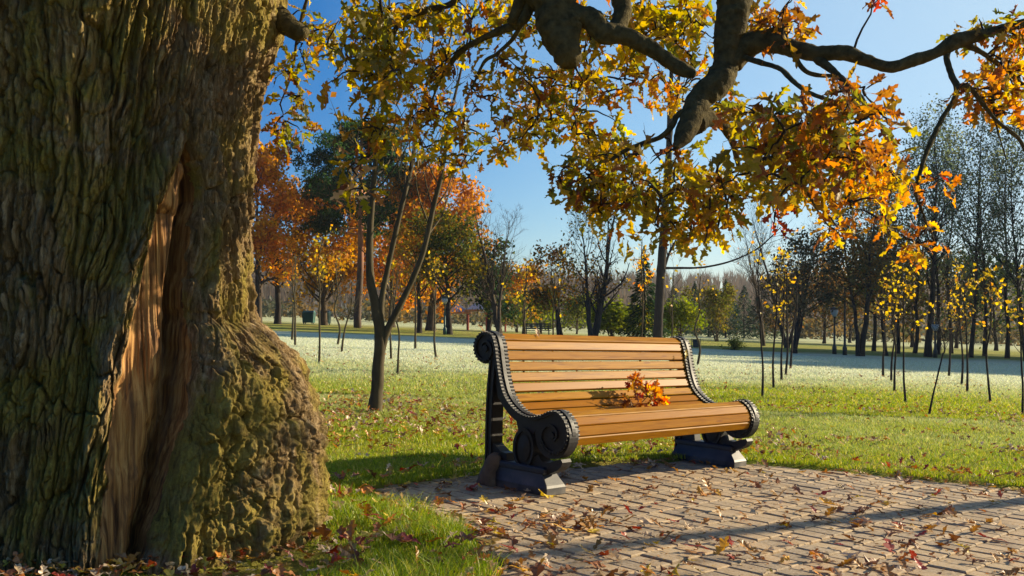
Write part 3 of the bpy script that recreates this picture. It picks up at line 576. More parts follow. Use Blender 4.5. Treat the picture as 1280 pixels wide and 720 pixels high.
# ------------------------------------------------------------------ the bench
def build_bench():
    g0 = float(gz(*BO))+PTOP+.001
    root = thing('park_bench', 'wooden slatted park bench with black cast iron scroll ends on brick paving', 'bench', (BO[0], BO[1], g0))
    dx = nrm(np.array((D2[0], D2[1], -.041*D2[0]))); up = nrm(np.array((.041, 0, 1.0))); up = nrm(up-dx*(up@dx)); yy = np.cross(up, dx)
    root.rotation_euler = Matrix(((dx[0], yy[0], up[0]), (dx[1], yy[1], up[1]), (dx[2], yy[2], up[2]))).to_euler()
    f = lambda u, v, w: np.stack((u, -v, w), -1)
    vs = -.03
    bc, fc = np.array((-.575+vs, .862)), np.array((.025+vs, .362))
    path = []
    for a in np.linspace(90+500, 92, 60):
        q = (90+500-a)/498; r = .018+.088*q**.8; path.append((bc[0]+r*math.cos(math.radians(a)), bc[1]+r*math.sin(math.radians(a))))
    nb = len(path)
    S = smooth_path([(-.575+vs,.970),(-.515+vs,.945),(-.482+vs,.877),(-.464+vs,.801),(-.430+vs,.675),(-.375+vs,.562),(-.275+vs,.482),(-.172+vs,.456),(-.06+vs,.477),(.0+vs,.503),(.05+vs,.511)], 8)
    path += [tuple(p) for p in S[1:]]; ns = len(path)
    for a in np.linspace(76, 76-560, 74):
        q = (76-a)/560; r = .150-.128*q**.85; path.append((fc[0]+r*math.cos(math.radians(a)), fc[1]+r*math.sin(math.radians(a))))
    path = np.array(path)
    tng = np.gradient(path, axis=0); tng = nrm(tng); nor = np.stack((-tng[:,1], tng[:,0]), 1)
    def ribbon(mb, p, n, out, inn, u0, u1):
        A, B = p+n*out[:,None], p-n*inn[:,None]; k = len(p)
        V = np.concatenate((f(np.full(k,u0),A[:,0],A[:,1]), f(np.full(k,u1),A[:,0],A[:,1]), f(np.full(k,u1),B[:,0],B[:,1]), f(np.full(k,u0),B[:,0],B[:,1])))
        i = np.arange(k-1); fs = [np.stack((a*k+i, b*k+i, b*k+i+1, a*k+i+1), 1) for a, b in ((0,1),(1,2),(2,3),(3,0))]
        fs += [np.array([[0,3*k,2*k,k]]), np.array([[k-1,2*k-1,3*k-1,4*k-1]])]
        mb.add(V, fs)
    def frame(u0):
        fr = MB(); a, b = u0+.035, u0+.145; s_ = np.arange(len(path))
        th = np.where((s_ > nb-25) & (s_ < ns+30), .016, .010)
        ribbon(fr, path, nor, np.full(len(path), .003), th, a, b)
        sl = slice(nb-8, ns+6); ribbon(fr, path[sl]-nor[sl]*.028, nor[sl], np.full(len(path[sl]), .014), np.full(len(path[sl]), .030), a+.018, b-.018)
        sl2 = slice(nb-30, ns+34); ribbon(fr, path[sl2]+nor[sl2]*.004, nor[sl2], np.full(len(path[sl2]), .009), np.full(len(path[sl2]), .004), a+.040, b-.040)
        for c, r in ((bc, .098), (fc, .140)):        # recessed discs and bosses inside the spirals
            ang = np.linspace(0, 2*math.pi, 33)[:-1]
            fr.prism([(c[0]+r*math.cos(t), c[1]+r*math.sin(t)) for t in ang], a+.014, b-.014, f)
            for e0, e1 in ((a+.002, a+.016), (b-.016, b-.002)):
                fr.prism([(c[0]+.024*math.cos(t), c[1]+.024*math.sin(t)) for t in ang[::2]], e0, e1, f)
        fo = fr.build('end_frame', M_IRON, root, attr=False)
        # beaded teeth along both edges of the rim
        te = [MB(), MB()]; L = np.concatenate(([0], np.cumsum(np.linalg.norm(np.diff(path, axis=0), axis=1))))
        s0, s1 = L[nb-26], L[min(ns+30, len(L)-1)]
        for s in np.arange(s0, s1, .024):
            p = np.array((np.interp(s, L, path[:,0]), np.interp(s, L, path[:,1]))); n = nrm(np.array((np.interp(s, L, nor[:,0]), np.interp(s, L, nor[:,1])))); t = np.array((n[1], -n[0]))
            for e_, (c0, c1) in enumerate(((a-.004, a+.028), (b-.028, b+.004))):
                q = [p-n*.006-t*.008, p-n*.006+t*.008, p+n*.006+t*.006, p+n*.009, p+n*.006-t*.006]; te[e_].prism(q, c0, c1, f)
        [t_.build('beaded_rim', M_IRON, fo, attr=False) for t_ in te]
        po = MB()                                     # back post with two flutes
        pl = smooth_path([(-.500+vs,.79),(-.512+vs,.6),(-.512+vs,.4),(-.505+vs,.2),(-.50+vs,.10)], 5)
        nn = np.tile(np.array((1.0, 0)), (len(pl),1)); ribbon(po, pl, nn, np.full(len(pl), .030), np.full(len(pl), .030), a+.01, b-.01)
        for o in (-.020, .020): ribbon(po, pl+np.array((o, 0)), nn, np.full(len(pl), .007), np.full(len(pl), .007), a+.001, b-.001)
        po.prism([(-.475+vs,.80),(-.44+vs,.70),(-.40+vs,.58),(-.41+vs,.53),(-.455+vs,.55),(-.475+vs,.62)], a+.022, b-.022, f)
        po.prism([(-.54+vs,.07),(-.36,.07),(-.385,.21),(-.43,.215),(-.47+vs,.26),(-.52+vs,.28)], a+.015, b-.015, f)
        po.build('back_post', M_IRON, fo, attr=False)
        me = MB(); c = (-.195+vs, .262)               # oval medallion with a raised ring
        ang = np.linspace(0, 2*math.pi, 41)[:-1]
        me.prism([(c[0]+.088*math.cos(t), c[1]+.125*math.sin(t)) for t in ang], a+.012, b-.012, f)
        for e0, e1 in ((a-.004, a+.012), (b-.012, b+.004)):
            o_ = np.array([(c[0]+.088*math.cos(t), c[1]+.125*math.sin(t)) for t in ang]); i_ = np.array([(c[0]+.070*math.cos(t), c[1]+.105*math.sin(t)) for t in ang]); n = len(ang)
            V = np.concatenate((f(np.full(n,e0),*o_.T), f(np.full(n,e0),*i_.T), f(np.full(n,e1),*i_.T), f(np.full(n,e1),*o_.T))); i = np.arange(n); j = (i+1) % n
            me.add(V, [np.stack((k0*n+i, k0*n+j, k1*n+j, k1*n+i), 1) for k0, k1 in ((0,1),(1,2),(2,3),(3,0))])
            V2 = f(np.full(n, .5*(e0+e1)), c[0]+.052*np.cos(ang), c[1]+.082*np.sin(ang)); me.add(np.concatenate((V2, f(np.array([e0 if e0 < u0+.09 else e1]), np.array([c[0]]), np.array([c[1]])))), np.stack((i, j, np.full(n, n)), 1))
        me.prism([(c[0]-.05,.33),(c[0]-.085,.42),(c[0]-.12,.475),(c[0]+.10,.44),(c[0]+.07,.36),(c[0]+.045,.33)], a+.016, b-.016, f)
        me.build('medallion', M_IRON, fo, attr=False)
        br = MB()                                     # curled bracket that carries the front scroll
        br.prism([(-.17,.13),(-.16,.21),(-.11,.235),(-.08,.20),(-.04,.193),(-.01,.200),(.03,.216),(.075,.228),(.088,.21),(.075,.18),(.045,.155),(.01,.14),(-.02,.125)], a+.012, b-.012, f)
        br.build('bracket', M_IRON, fo, attr=False)
        pb = MB(); c0, c1 = u0, u0+.18                # flared plinth
        prof = [(0,.0,1.0),(.045,.0,1.0),(.06,-.006,.93),(.10,-.03,.78),(.125,-.045,.72),(.128,-.03,.80),(.155,-.03,.80),(.165,-.045,.70)]
        vf, vb = .012, -.56; rings = []
        for z, ins, wk in prof:
            i2 = -ins*1.4; h = .09*wk; cu = u0+.09
            rings.append(f(np.array((cu-h, cu+h, cu+h, cu-h)), np.array((vf-i2, vf-i2, vb+i2*.6, vb+i2*.6)), np.full(4, z)))
        k = len(rings); V = np.concatenate(rings); fs = [np.array([[0,3,2,1]]), np.array([[4*k-4,4*k-3,4*k-2,4*k-1]])]
        for r_ in range(k-1): fs.append(np.array([(r_*4+q, r_*4+(q+1) % 4, r_*4+4+(q+1) % 4, r_*4+4+q) for q in range(4)]))
        pb.add(V, fs); po_ = pb.build('plinth', M_PLINTH, fo, attr=False)
        bv = po_.modifiers.new('bevel', 'BEVEL'); bv.width = .006; bv.segments = 2
        return fo
    fa = frame(0.0); frame(2.14)
    cm = MB(); ico = rng_(5); ang = np.linspace(0, 2*math.pi, 25)[:-1]; rows = []
    for k, (z, r) in enumerate([(-.0,.12),(.04,.115),(.09,.088),(.14,.07),(.18,.05),(.205,.02)]):
        rr = r*(1+.4*noise(np.cos(ang)*2, np.sin(ang)*2, z*12, 7)); rows.append(np.stack((.045+rr*.75*np.cos(ang), .50-.02*k*.3+rr*np.sin(ang), np.full(24, z+.0)), 1))
    V = np.concatenate(rows); fs = [(np.arange(24)+24*5)[None]]; i = np.arange(24); j = (i+1) % 24
    for k in range(5): fs.append(np.stack((k*24+i, k*24+j, k*24+24+j, k*24+24+i), 1))
    cm.add(V, fs); cm.build('cement_patch', M_CEMENT, fa, smooth=True, attr=False)
    # slats follow the inner S-curve
    L = np.concatenate(([0], np.cumsum(np.linalg.norm(np.diff(path, axis=0), axis=1)))); s0 = L[nb-4]
    s1 = L[ns]+.255; n = 18; w = (s1-s0)/n; r = rng_(9)
    for k in range(n):
        s = s0+(k+.5)*w; p = np.array((np.interp(s, L, path[:,0]), np.interp(s, L, path[:,1]))); nn_ = nrm(np.array((np.interp(s, L, nor[:,0]), np.interp(s, L, nor[:,1])))); t = np.array((nn_[1], -nn_[0]))
        p = p-nn_*(.006+r.random()*.002); hw = w/2-.005; th = .034; c = .005
        q = [p-t*(hw-c), p+t*(hw-c), p+t*hw-nn_*c, p+t*hw-nn_*(th-c), p+t*(hw-c)-nn_*th, p-t*(hw-c)-nn_*th, p-t*hw-nn_*(th-c), p-t*hw-nn_*c]
        sm = MB(); sm.prism(q[::-1], .143, 2.177, f); sm.build('slat', M_SLAT, root, attr=False)
    return root
BENCH = build_bench()
bpy.context.view_layer.update()
BM = BENCH.matrix_world.copy()
def bw(u, v, w): return np.array(BM @ Vector((u, -v, w)))

def build_sprig():
    rng = rng_(21); o0 = bw(1.27, -.225, .468)
    root = thing('leafy_sprig', 'sprig of orange and red oak leaves lying on the bench seat', 'leaves', tuple(o0))
    d = np.array((*D2, 0)); n = np.array((*N2, 0)); up = np.array((0,0,1.0)); st = MB(); pts = []
    main = [(-.13,0,.012),(-.05,.02,.04),(.03,.02,.08),(.10,.03,.10)]
    mp = np.array([d*a+n*b+up*c for a, b, c in main]); st.tube(smooth_path(mp, 4), np.linspace(.004,.002,13), 6)
    for a, b, c in [(-.15,.0,.05),(-.12,.02,.09),(-.10,.05,.03),(-.06,-.04,.12),(-.03,-.05,.15),(.0,-.04,.16),(.03,-.02,.12),(.06,-.05,.14),(.1,-.02,.12),(.13,.02,.08),(.05,.05,.07),(.02,.06,.04),(.09,.06,.04),(.14,.03,.05),(-.03,.06,.03),(.0,.03,.09),(.06,.04,.10),(.09,.02,.08)]:
        e = (d*a*.85+n*b+up*c*1.05)*1.2; k = mp[np.argmin(np.linalg.norm(mp-e, axis=1))]; st.tube(smooth_path([k, (k+e)/2+rng.normal(size=3)*.01, e], 3), np.linspace(.0028,.0014,7), 5); pts.append((e, a))
    st.build('stem', M_DARKB, root, smooth=True, attr=False)
    mb = MB(); pos, dr, co = [], [], []
    for e, a in pts:
        m = 5; dv = nrm(rng.normal(size=(m,3))*.8+nrm(e-mp[1])*.6+np.array((0,0,.1))); pos.append(np.tile(e, (m,1))-dv*.015); dr.append(dv)
        co.append(pick_cols(rng, {'brown':5,'orange':2,'red':1} if a < -.06 else {'orange':5,'yellow':3,'red':2}, m))  # browner leaf mix at the left end stands in for the sprig's shadow
    pos = np.concatenate(pos); dr = np.concatenate(dr); co = np.concatenate(co)
    end = pos+dr*.095; dr[:,2] += np.where(end[:,2] < .004, .004-end[:,2], 0)/.075*1.3; dr = nrm(dr)
    stamp(mb, *OAKT[1], frames(dr, nrm(rng.normal(size=dr.shape)+np.array((0,0,.5)))), pos, .095, co); mb.build('leaves', M_LEAF, root)
build_sprig()

# ------------------------------------------------------------------ fallen leaves
def fallen_leaves():
    rng = rng_(33); kinds = {'rust brown': 'brown', 'orange': 'orange', 'dark red': 'red', 'golden yellow': 'yellow', 'pale tan': 'pale'}
    meshes = {}
    for kn, pk in kinds.items():
        for v in range(4):
            V, Fs = leaf_template(100+v*7+len(meshes), rng.uniform(.2, .7), rng.uniform(.15, .6), 3+v % 2); V = V.copy(); V[:,1] -= .45; V[:,2] -= np.percentile(V[:,2], 12)
            mb = MB(); mb.add(V, Fs, col=PAL[pk][v % len(PAL[pk])]); o = mb.build('fallen_leaf', M_DRY); meshes[(kn, v)] = o.data; bpy.data.objects.remove(o)
    wts = np.array((5.5, 2.2, 1.2, .8, 2.0)); wts /= wts.sum(); names = list(kinds)
    spots = []
    while len(spots) < 290:                              # on the paving, in loose drifts
        x, y = rng.uniform(-.7, 4.3), rng.uniform(3.85, 7.9)
        if abs((x/y)*F) > 650 or pave_dist(np.array(x), np.array(y)) < .03: continue
        edge = math.exp(-float(pave_dist(np.array(x), np.array(y)))/.25)
        if rng.random() > .16+.9*float(sstep(-.02, .33, fbm(x*1.9, y*1.9, 0, 44, 3)))+.4*edge: continue
        if rng.random() > (4.6/y)**1.2: continue
        spots.append((x, y, 'paving'))
    t = 0
    while t < 44:                                        # in the near grass
        x, y = rng.uniform(-1.4, -.1), rng.uniform(3.9, 5.9)
        if pave_dist(np.array(x), np.array(y)) > -.04 or math.hypot(x-AX[0], y-AX[1]) < 1.05: continue
        spots.append((x, y, 'grass')); t += 1
    for x, y, where in spots:
        kn = names[rng.choice(5, p=wts)]; o = bpy.data.objects.new('fallen_leaf', meshes[(kn, int(rng.integers(4)))]); COL.objects.link(o)
        z = float(gz(x, y))+(PTOP+.004 if where == 'paving' else .045); s = rng.uniform(.08, .145)*(1.0 if where == 'grass' else 1)
        o.location = (x, y, z); o.scale = (s, s, s); a = .16 if where == 'paving' else .5
        o.rotation_euler = (rng.normal()*a, rng.normal()*a+(math.pi if rng.random() < .35 else 0), rng.uniform(0, 6.28))
        if abs(o.rotation_euler[1]) > 1.6: o.location[2] += .25*s
        if where == 'paving': tag(o, f'{kn} fallen leaf lying on the brick paving', 'leaf', 'fallen leaves on the brick paving')
        else: tag(o, f'{kn} fallen leaf caught in the grass beside the oak trunk', 'leaf', 'fallen leaves in the near grass')
    # single leaves on the bench
    for (u, v, w, kn, rot, lab) in [(.50, -.565, .962, 'pale tan', (.5,.2,.4), 'pale dry leaf balanced on top of the backrest'), (2.13, -.46, .83, 'golden yellow', (1.3,.3,.5), 'curled yellow leaf caught against the far scroll end of the bench'),
                                    (.0, -.60, .978, 'rust brown', (.3,.2,1.0), 'brown leaf resting on the near scroll of the bench'), (.9, -.28, .475, 'rust brown', (.2,.1,2.0), 'small brown leaf lying at the back of the seat left of the sprig'), (.83,-.20,.462,'orange',(.1,.2,.3),'orange leaf flat on the bench seat left of the sprig')]:
        o = bpy.data.objects.new('fallen_leaf', meshes[(kn, 1)]); COL.objects.link(o); o.location = bw(u, v, w); o.rotation_euler = rot; s = .085 if w > .5 else .05; o.scale = (s, s, s); tag(o, lab, 'leaf')
    # the uncountable rest
    mb = MB(); N_ = 13000; xs, ys = rng.uniform(-9, 11, N_*4), 3.6+24*rng.random(N_*4)**1.7; xs[:2500], ys[:2500] = rng.uniform(-2.0, -.6, 2500), rng.uniform(3.5, 4.6, 2500)
    pd = pave_dist(xs, ys); dens = np.where(pd < .1, .07, .03)+np.where(pd < .05, 1, .16)*1.2*sstep(-.12, .28, fbm(xs*.6, ys*.9, 0, 66, 3))*np.exp(-((ys-9.2)/4.0)**2)+.55*np.exp(-(np.abs(pd+.08)/.2)**2)*(xs < 6)+.28*np.exp(-np.hypot(xs+1.2, ys-5)/1.5)+.1*(np.hypot(xs-AX[0], ys-AX[1]) < 1.0)*(ys < 4.1)*(xs < -1.3)
    dens = dens*np.where((ys < 5.4) & (pd < 0), .45, 1)
    k = (rng.random(len(xs)) < dens) & (np.abs(xs/ys*F) < 700) & (np.hypot(xs-AX[0], ys-AX[1]) > .74); xs, ys, pd = xs[k][:N_], ys[k][:N_], pd[k][:N_]; n = len(xs)
    on = pd > 0; col = pick_cols(rng, {'brown':5,'orange':3,'pale':2.5,'red':1,'yellow':1}, n)
    pos = np.stack((xs, ys, gz(xs, ys)+np.where(on, PTOP+.008, .042)), 1)
    R = frames(nrm(np.stack((rng.normal(size=n), rng.normal(size=n), rng.normal(size=n)*.25), 1)), nrm(np.stack((rng.normal(size=n)*.3, rng.normal(size=n)*.3, np.ones(n)), 1)))
    for j in range(4):
        T, Ft = leaf_template(300+j, .5, .4, 3); T = T.copy(); T[:,1] -= .45; T[:,2] -= np.percentile(T[:,2], 12); s = np.arange(n) % 4 == j
        stamp(mb, T, Ft, R[s], pos[s], rng.uniform(.05, .10, s.sum()), col[s])
    o = mb.build('leaf_litter', M_DRY); tag(o, 'brown and orange leaf litter scattered over the lawn', 'leaf litter', kind='stuff')
    # crumbs of broken leaf on the bricks
    mb = MB(); n = 1800; xs, ys = rng.uniform(-.7, 4.5, n), rng.uniform(3.8, 7.9, n); k = pave_dist(xs, ys) > 0; xs, ys = xs[k], ys[k]; n = len(xs)
    T = np.array([(-.5,-.4,0),(.5,-.3,.1),(.3,.5,0),(-.3,.4,.15)]); pos = np.stack((xs, ys, gz(xs, ys)+PTOP+.004), 1)
    stamp(mb, T, [np.array([[0,1,2,3]])], frames(nrm(np.stack((rng.normal(size=n), rng.normal(size=n), 0*xs), 1)), nrm(np.stack((rng.normal(size=n)*.3, rng.normal(size=n)*.3, np.ones(n)), 1))), pos, rng.uniform(.008, .026, n), pick_cols(rng, {'brown':5,'orange':2,'pale':2}, n))
    o = mb.build('leaf_crumbs', M_DRY); tag(o, 'crumbled leaf fragments on the brick paving', 'leaf litter', kind='stuff')
fallen_leaves()

# ------------------------------------------------------------------ grass
def build_grass():
    rng = rng_(55); mb = MB()
    def blades(x, y, h, w, col, lean):
        n = len(x); z = gz(x, y)-.005; a = rng.uniform(0, 2*math.pi, n); s = np.stack((np.cos(a), np.sin(a), 0*a), 1)*w[:,None]
        b = rng.uniform(0, 2*math.pi, n); l = np.stack((np.cos(b), np.sin(b), 0*b), 1)*(lean*h)[:,None]; base = np.stack((x, y, z), 1); up = np.zeros((n,3)); up[:,2] = h
        V = np.stack((base-s, base+s, base+up*.55+l*.3+s*.7, base+up*.55+l*.3-s*.7, base+up+l), 1).reshape(-1,3)
        q = (np.arange(n)*5)[:,None]; mb.add(V, [q+np.array([[0,1,2,3]]), q+np.array([[3,2,4]])], col=np.repeat(col, 5, 0))
    g = np.array([(.13,.21,.012),(.20,.29,.016),(.29,.35,.02),(.40,.40,.035),(.50,.42,.10)])
    def gcol(n, p): return g[rng.choice(5, n, p=p)]*(.75+.5*rng.random((n,1)))
    def ok(x, y, m=0.0):
        pd = pave_dist(x, y)+.05*noise(x*9, y*9, 0, 12); m = np.where(y < 5.5, m-.03, m); foot = (np.hypot(x-AX[0], y-AX[1]) < 1.3) & (y < 4.35) & (x < -.85+.15*noise(x*7, y*7, 0, 13)); return (pd < m) & (np.hypot(x-AX[0], y-AX[1]) > .80) & (np.abs(x/np.maximum(y,.1)*F) < 720)
    n = 90000; x, y = rng.uniform(-2.2, .3, n), rng.uniform(3.5, 6.6, n); k = ok(x, y, .02) & (rng.random(n) < .35+.65*sstep(-.3, .3, noise(x*4, y*4, 0, 77))); x, y = x[k], y[k]; n = len(x)
    tall = sstep(-.1, .6, noise(x*2.6, y*2.6, 0, 78)); ft = (np.hypot(x-AX[0], y-AX[1]) < 1.3) & (y < 4.35) & (x < -.85+.15*noise(x*7, y*7, 0, 13)); blades(x, y, np.where(ft, .25, 1)*(.035+.075*tall)*rng.uniform(.5, 1.3, n), rng.uniform(.0012, .0026, n), gcol(n, (.3,.3,.22,.11,.07)), rng.uniform(.2, 1.1, n))
    n = 420000; y = 5.6+7.5*rng.random(n)**1.25; x = rng.uniform(-.58, .58, n)*y; k = ok(x, y, .02) & (rng.random(n) < .3+.7*sstep(-.4, .3, noise(x*3, y*3, 0, 79))); x, y = x[k], y[k]; n = len(x)
    c = gcol(n, (.14,.22,.30,.22,.12)); fr = (sstep(8.5, 13.5, y+1.5*noise(x*.8, y*.8, 0, 80))*rng.random(n))[:,None]; c = c*(1-.6*fr)+np.array((.70,.73,.56))*.6*fr
    blades(x, y, rng.uniform(.018, .05, n), rng.uniform(.002, .004, n), c, rng.uniform(.2, 1.1, n))
    n = 300000; y = 12.5+30*rng.random(n)**1.6; x = rng.uniform(-.58, .58, n)*y; c = gcol(n, (.1,.2,.3,.25,.15)); fr = (sstep(11, 27, y+4*noise(x*.3, y*.3, 0, 81))*(.35+.65*rng.random(n)))[:,None]; c = c*(1-.85*fr)+np.array((.78,.81,.71))*.85*fr
    blades(x, y, rng.uniform(.02, .06, n), rng.uniform(.004, .009, n), c, rng.uniform(.2, 1.1, n))
    o = mb.build('grass', M_GRASS); tag(o, 'short lawn grass with frost further from the bench', 'grass', kind='stuff')
build_grass()

# ------------------------------------------------------------------ trees
def grow(rng, pts, rad, n, t0, t1, length, ang, up, m=6, wob=.08, rr=.55, azim=None, minr=.004):
    """n children from parents (np_, mp, 3) at fractions t0..t1; length is f(t) array"""
    k = len(pts); mp = pts.shape[1]
    pi = rng.integers(0, k, n) if k > 1 else np.zeros(n, int); t = np.sort(rng.uniform(t0, t1, n)) if k == 1 else rng.uniform(t0, t1, n)
    ft = t*(mp-1); i0 = np.minimum(ft.astype(int), mp-2); fr = (ft-i0)[:,None]
    st = pts[pi, i0]*(1-fr)+pts[pi, i0+1]*fr; r0 = rad[pi, i0]*(1-fr[:,0])+rad[pi, i0+1]*fr[:,0]; tg = nrm(pts[pi, i0+1]-pts[pi, i0])
    a = np.arange(n)*2.39996+rng.normal(size=n)*.4 if k == 1 else rng.uniform(0, 2*math.pi, n)
    h = np.where(np.abs(tg[:,2:]) > .8, np.array([[1.0,0,0]]), np.array([[0,0,1.0]])); e1 = nrm(np.cross(tg, h)); e2 = np.cross(tg, e1)
    an = ang+rng.normal(size=n)*.12; side = e1*np.cos(a)[:,None]+e2*np.sin(a)[:,None]; d = tg*np.cos(an)[:,None]+side*np.sin(an)[:,None]
    L = length(t, pi)*rng.uniform(.75, 1.2, n); out = np.empty((n, m, 3)); out[:,0] = st; cur = d
    for j in range(1, m):
        cur = nrm(cur+np.array((0,0,up))*(1/m)*2+rng.normal(size=(n,3))*wob); out[:,j] = out[:,j-1]+cur*(L/(m-1))[:,None]
    R = np.maximum(r0*rr, minr)[:,None]*np.linspace(1, .3, m)[None]; return out, np.maximum(R, minr*.5), L
def wob_line(rng, a, b, m, w):
    t = np.linspace(0, 1, m)[:,None]; p = np.asarray(a)*(1-t)+np.asarray(b)*t; o = np.cumsum(rng.normal(size=(m,3))*w, 0); o -= o[:1]; o[:,2] = 0; return p+o
RHOMB = (np.array([(0,-.5,0),(.34,0,.06),(0,.5,0),(-.34,0,.06)]), [np.array([[0,1,2,3]])])
def leafmass(mb, rng, P_, n, size, cols, spread, droop=0.0, var=.35):
    if n <= 0: return
    k = len(P_); idx = rng.integers(0, k, n); pos = P_[idx]+rng.normal(size=(n,3))*spread
    cols = np.asarray(cols, float); cl = noise(P_[idx,0]*.55, P_[idx,1]*.55, P_[idx,2]*.55, 7)*.5+.5+rng.normal(size=n)*.18
    ci = np.clip((cl*len(cols)).astype(int), 0, len(cols)-1); c = cols[ci]*(1-var+2*var*rng.random((n,1)))
    stamp(mb, *RHOMB, rand_rot(rng, n), pos, size*rng.uniform(.6, 1.35, n), c)
def make_tree(name, label, cat, loc, H, r0, seed, kind='broad', crown_r=2.5, clear=.25, n1=22, n2=90, n3=260, leaves=3000, lsize=.22, cols=None, spread=.22, bark=None, stems=1, group=None, prof=None, ang=1.0, up=.25, lean=(0,0), scars=None, trunks_only=False):
    rng = rng_(seed); root = thing(name, label, cat, tuple(loc), group); tm = MB(); lm = MB(); allp = []
    prof = prof or (lambda q: np.sqrt(np.clip(1-((q-.42)/.6)**2, .05, 1)))
    for s in range(stems):
        b = np.array((rng.normal()*.12*(stems > 1)*r0*8, rng.normal()*.12*(stems > 1)*r0*8, -.15)); ln = np.array(lean)+rng.normal(size=2)*.03*(1 if stems == 1 else 4)
        tp = wob_line(rng, b, (b[0]+ln[0]*H, b[1]+ln[1]*H, H*(1 if s == 0 else rng.uniform(.8, .98))), 14, H*.0055)
        tr = r0*(1-.93*np.linspace(0, 1, 14)**.85)*(1 if s == 0 else .75); tr[0] *= 1.25; tr = np.maximum(tr, .01)
        V, Fq = tubes(tp[None], tr[None], 10); tm.add(V, Fq)
        L1 = lambda t, pi: crown_r*prof(np.clip((t-clear)/(1-clear), 0, 1))
        a, ar, l1 = grow(rng, tp[None], tr[None], n1//stems, clear, .97, L1, ang, up, 7, .10, .45); V, Fq = tubes(a, ar, 5); tm.add(V, Fq)
        b_, br, l2 = grow(rng, a, ar, n2//stems, .25, .98, lambda t, pi: .5*l1[pi]*(1.15-.6*t), .75, up*.6, 5, .14, .5); V, Fq = tubes(b_, br, 4); tm.add(V, Fq)
        c_, cr, l3 = grow(rng, b_, br, n3//stems, .2, .98, lambda t, pi: .55*l2[pi]*(1.2-.5*t)+.1, .7, up*.4, 4, .16, .5, minr=.006); V, Fq = tubes(c_, cr, 3); tm.add(V, Fq)
        allp += [a[:,3:].reshape(-1,3), b_[:,2:].reshape(-1,3), c_[:,1:].reshape(-1,3), c_[:,1:].reshape(-1,3)]
    tm.build('trunk', bark or M_TRUNK, root, smooth=True, attr=False)
    if leaves: leafmass(lm, rng, np.concatenate(allp), leaves, lsize, cols, spread); lm.build('crown', M_FOL, root)
    return root
ORANGE = [(.56,.19,.015),(.62,.25,.02),(.60,.30,.025),(.46,.15,.015)]
OLIVE = [(.05,.065,.012),(.09,.10,.015),(.16,.13,.015),(.24,.15,.02)]
GREEN = [(.10,.14,.012),(.16,.20,.018),(.22,.23,.02)]
DARKG = [(.012,.03,.014),(.02,.045,.02),(.03,.055,.02)]
POPL = [(.10,.13,.07),(.14,.17,.085),(.18,.18,.08)]
RUST = [(.10,.07,.025),(.15,.085,.025),(.09,.085,.03),(.22,.10,.025)]
YELL = [(.40,.24,.02),(.48,.31,.03),(.30,.22,.025),(.42,.19,.02)]
def ht(py, Z, base): return CH+(HY-py)/F*Z-base[2]
def T(px, Z, top, **k):
    b = gpt(px, Z); return dict(loc=b, H=ht(top, Z, b), **k)
# the left group
make_tree('orange_tree', 'bright orange tree showing just right of the oak trunk', 'tree', **T(322,72,208), r0=.30, seed=1, crown_r=4.0, clear=.2, n1=30, n2=140, n3=420, leaves=9500, lsize=.31, cols=ORANGE, spread=.3)
make_tree('orange_tree', 'thin crowned rusty orange tree left of the pine', 'tree', **T(347,76,232), r0=.26, seed=2, crown_r=3.0, clear=.25, n1=30, n2=140, n3=500, leaves=1700, lsize=.22, cols=ORANGE+RUST, spread=.3, bark=M_DARKB)
make_tree('orange_tree', 'low broad golden orange tree beneath the pine', 'tree', **T(405,80,262), r0=.30, seed=3, crown_r=4.6, clear=.12, n1=34, n2=150, n3=420, leaves=10000, lsize=.32, cols=[(.52,.23,.018),(.48,.24,.02),(.36,.22,.02),(.56,.28,.03)], spread=.35)
make_tree('orange_tree', 'tall dense copper orange tree right of the pine', 'tree', **T(538,72,232), r0=.36, seed=4, crown_r=3.5, clear=.12, n1=40, n2=170, n3=480, leaves=12000, lsize=.3, cols=[(.46,.18,.02),(.50,.22,.022),(.42,.17,.02),(.54,.28,.03)], spread=.33, stems=1)
make_tree('orange_tree', 'orange tree close behind the forked young tree', 'tree', **T(490,84,262), r0=.3, seed=5, crown_r=4.2, clear=.12, n1=34, n2=150, n3=400, leaves=9500, lsize=.32, cols=ORANGE, spread=.35)
make_tree('olive_tree', 'dark green tree turning yellow beside the small pavilion', 'tree', **T(561,60,285), r0=.22, seed=6, crown_r=2.7, clear=.22, n1=30, n2=120, n3=360, leaves=4800, lsize=.22, cols=OLIVE+[(.3,.18,.02)], spread=.25, bark=M_DARKB)
make_tree('olive_tree', 'leaning dark trunked tree with golden leaves left of the pavilion', 'tree', **T(523,61,300), r0=.20, seed=7, crown_r=2.2, clear=.35, n1=22, n2=90, n3=260, leaves=1800, lsize=.2, cols=YELL+ORANGE, spread=.25, bark=M_DARKB, lean=(.05,0))
make_tree('olive_tree', 'dark green tree standing behind the near scroll of the bench', 'tree', **T(611,64,322), r0=.18, seed=8, crown_r=2.2, clear=.2, n1=26, n2=100, n3=280, leaves=3600, lsize=.22, cols=DARKG+OLIVE[:2], spread=.25, bark=M_DARKB)
make_tree('bare_tree', 'bare grey twiggy tree standing alone against the blue sky', 'tree', **T(629,60,254), r0=.20, seed=9, crown_r=2.4, clear=.18, n1=34, n2=240, n3=1100, leaves=0, bark=M_TRUNK, stems=2, ang=.65, up=.5)
make_tree('orange_tree', 'small reddish orange tree with three dark stems behind the backrest', 'tree', **T(702,52,322), r0=.12, seed=10, crown_r=1.5, clear=.35, n1=24, n2=90, n3=260, leaves=1900, lsize=.17, cols=RUST+ORANGE[:2]+[(.14,.13,.02)], spread=.22, stems=3, bark=M_DARKB)
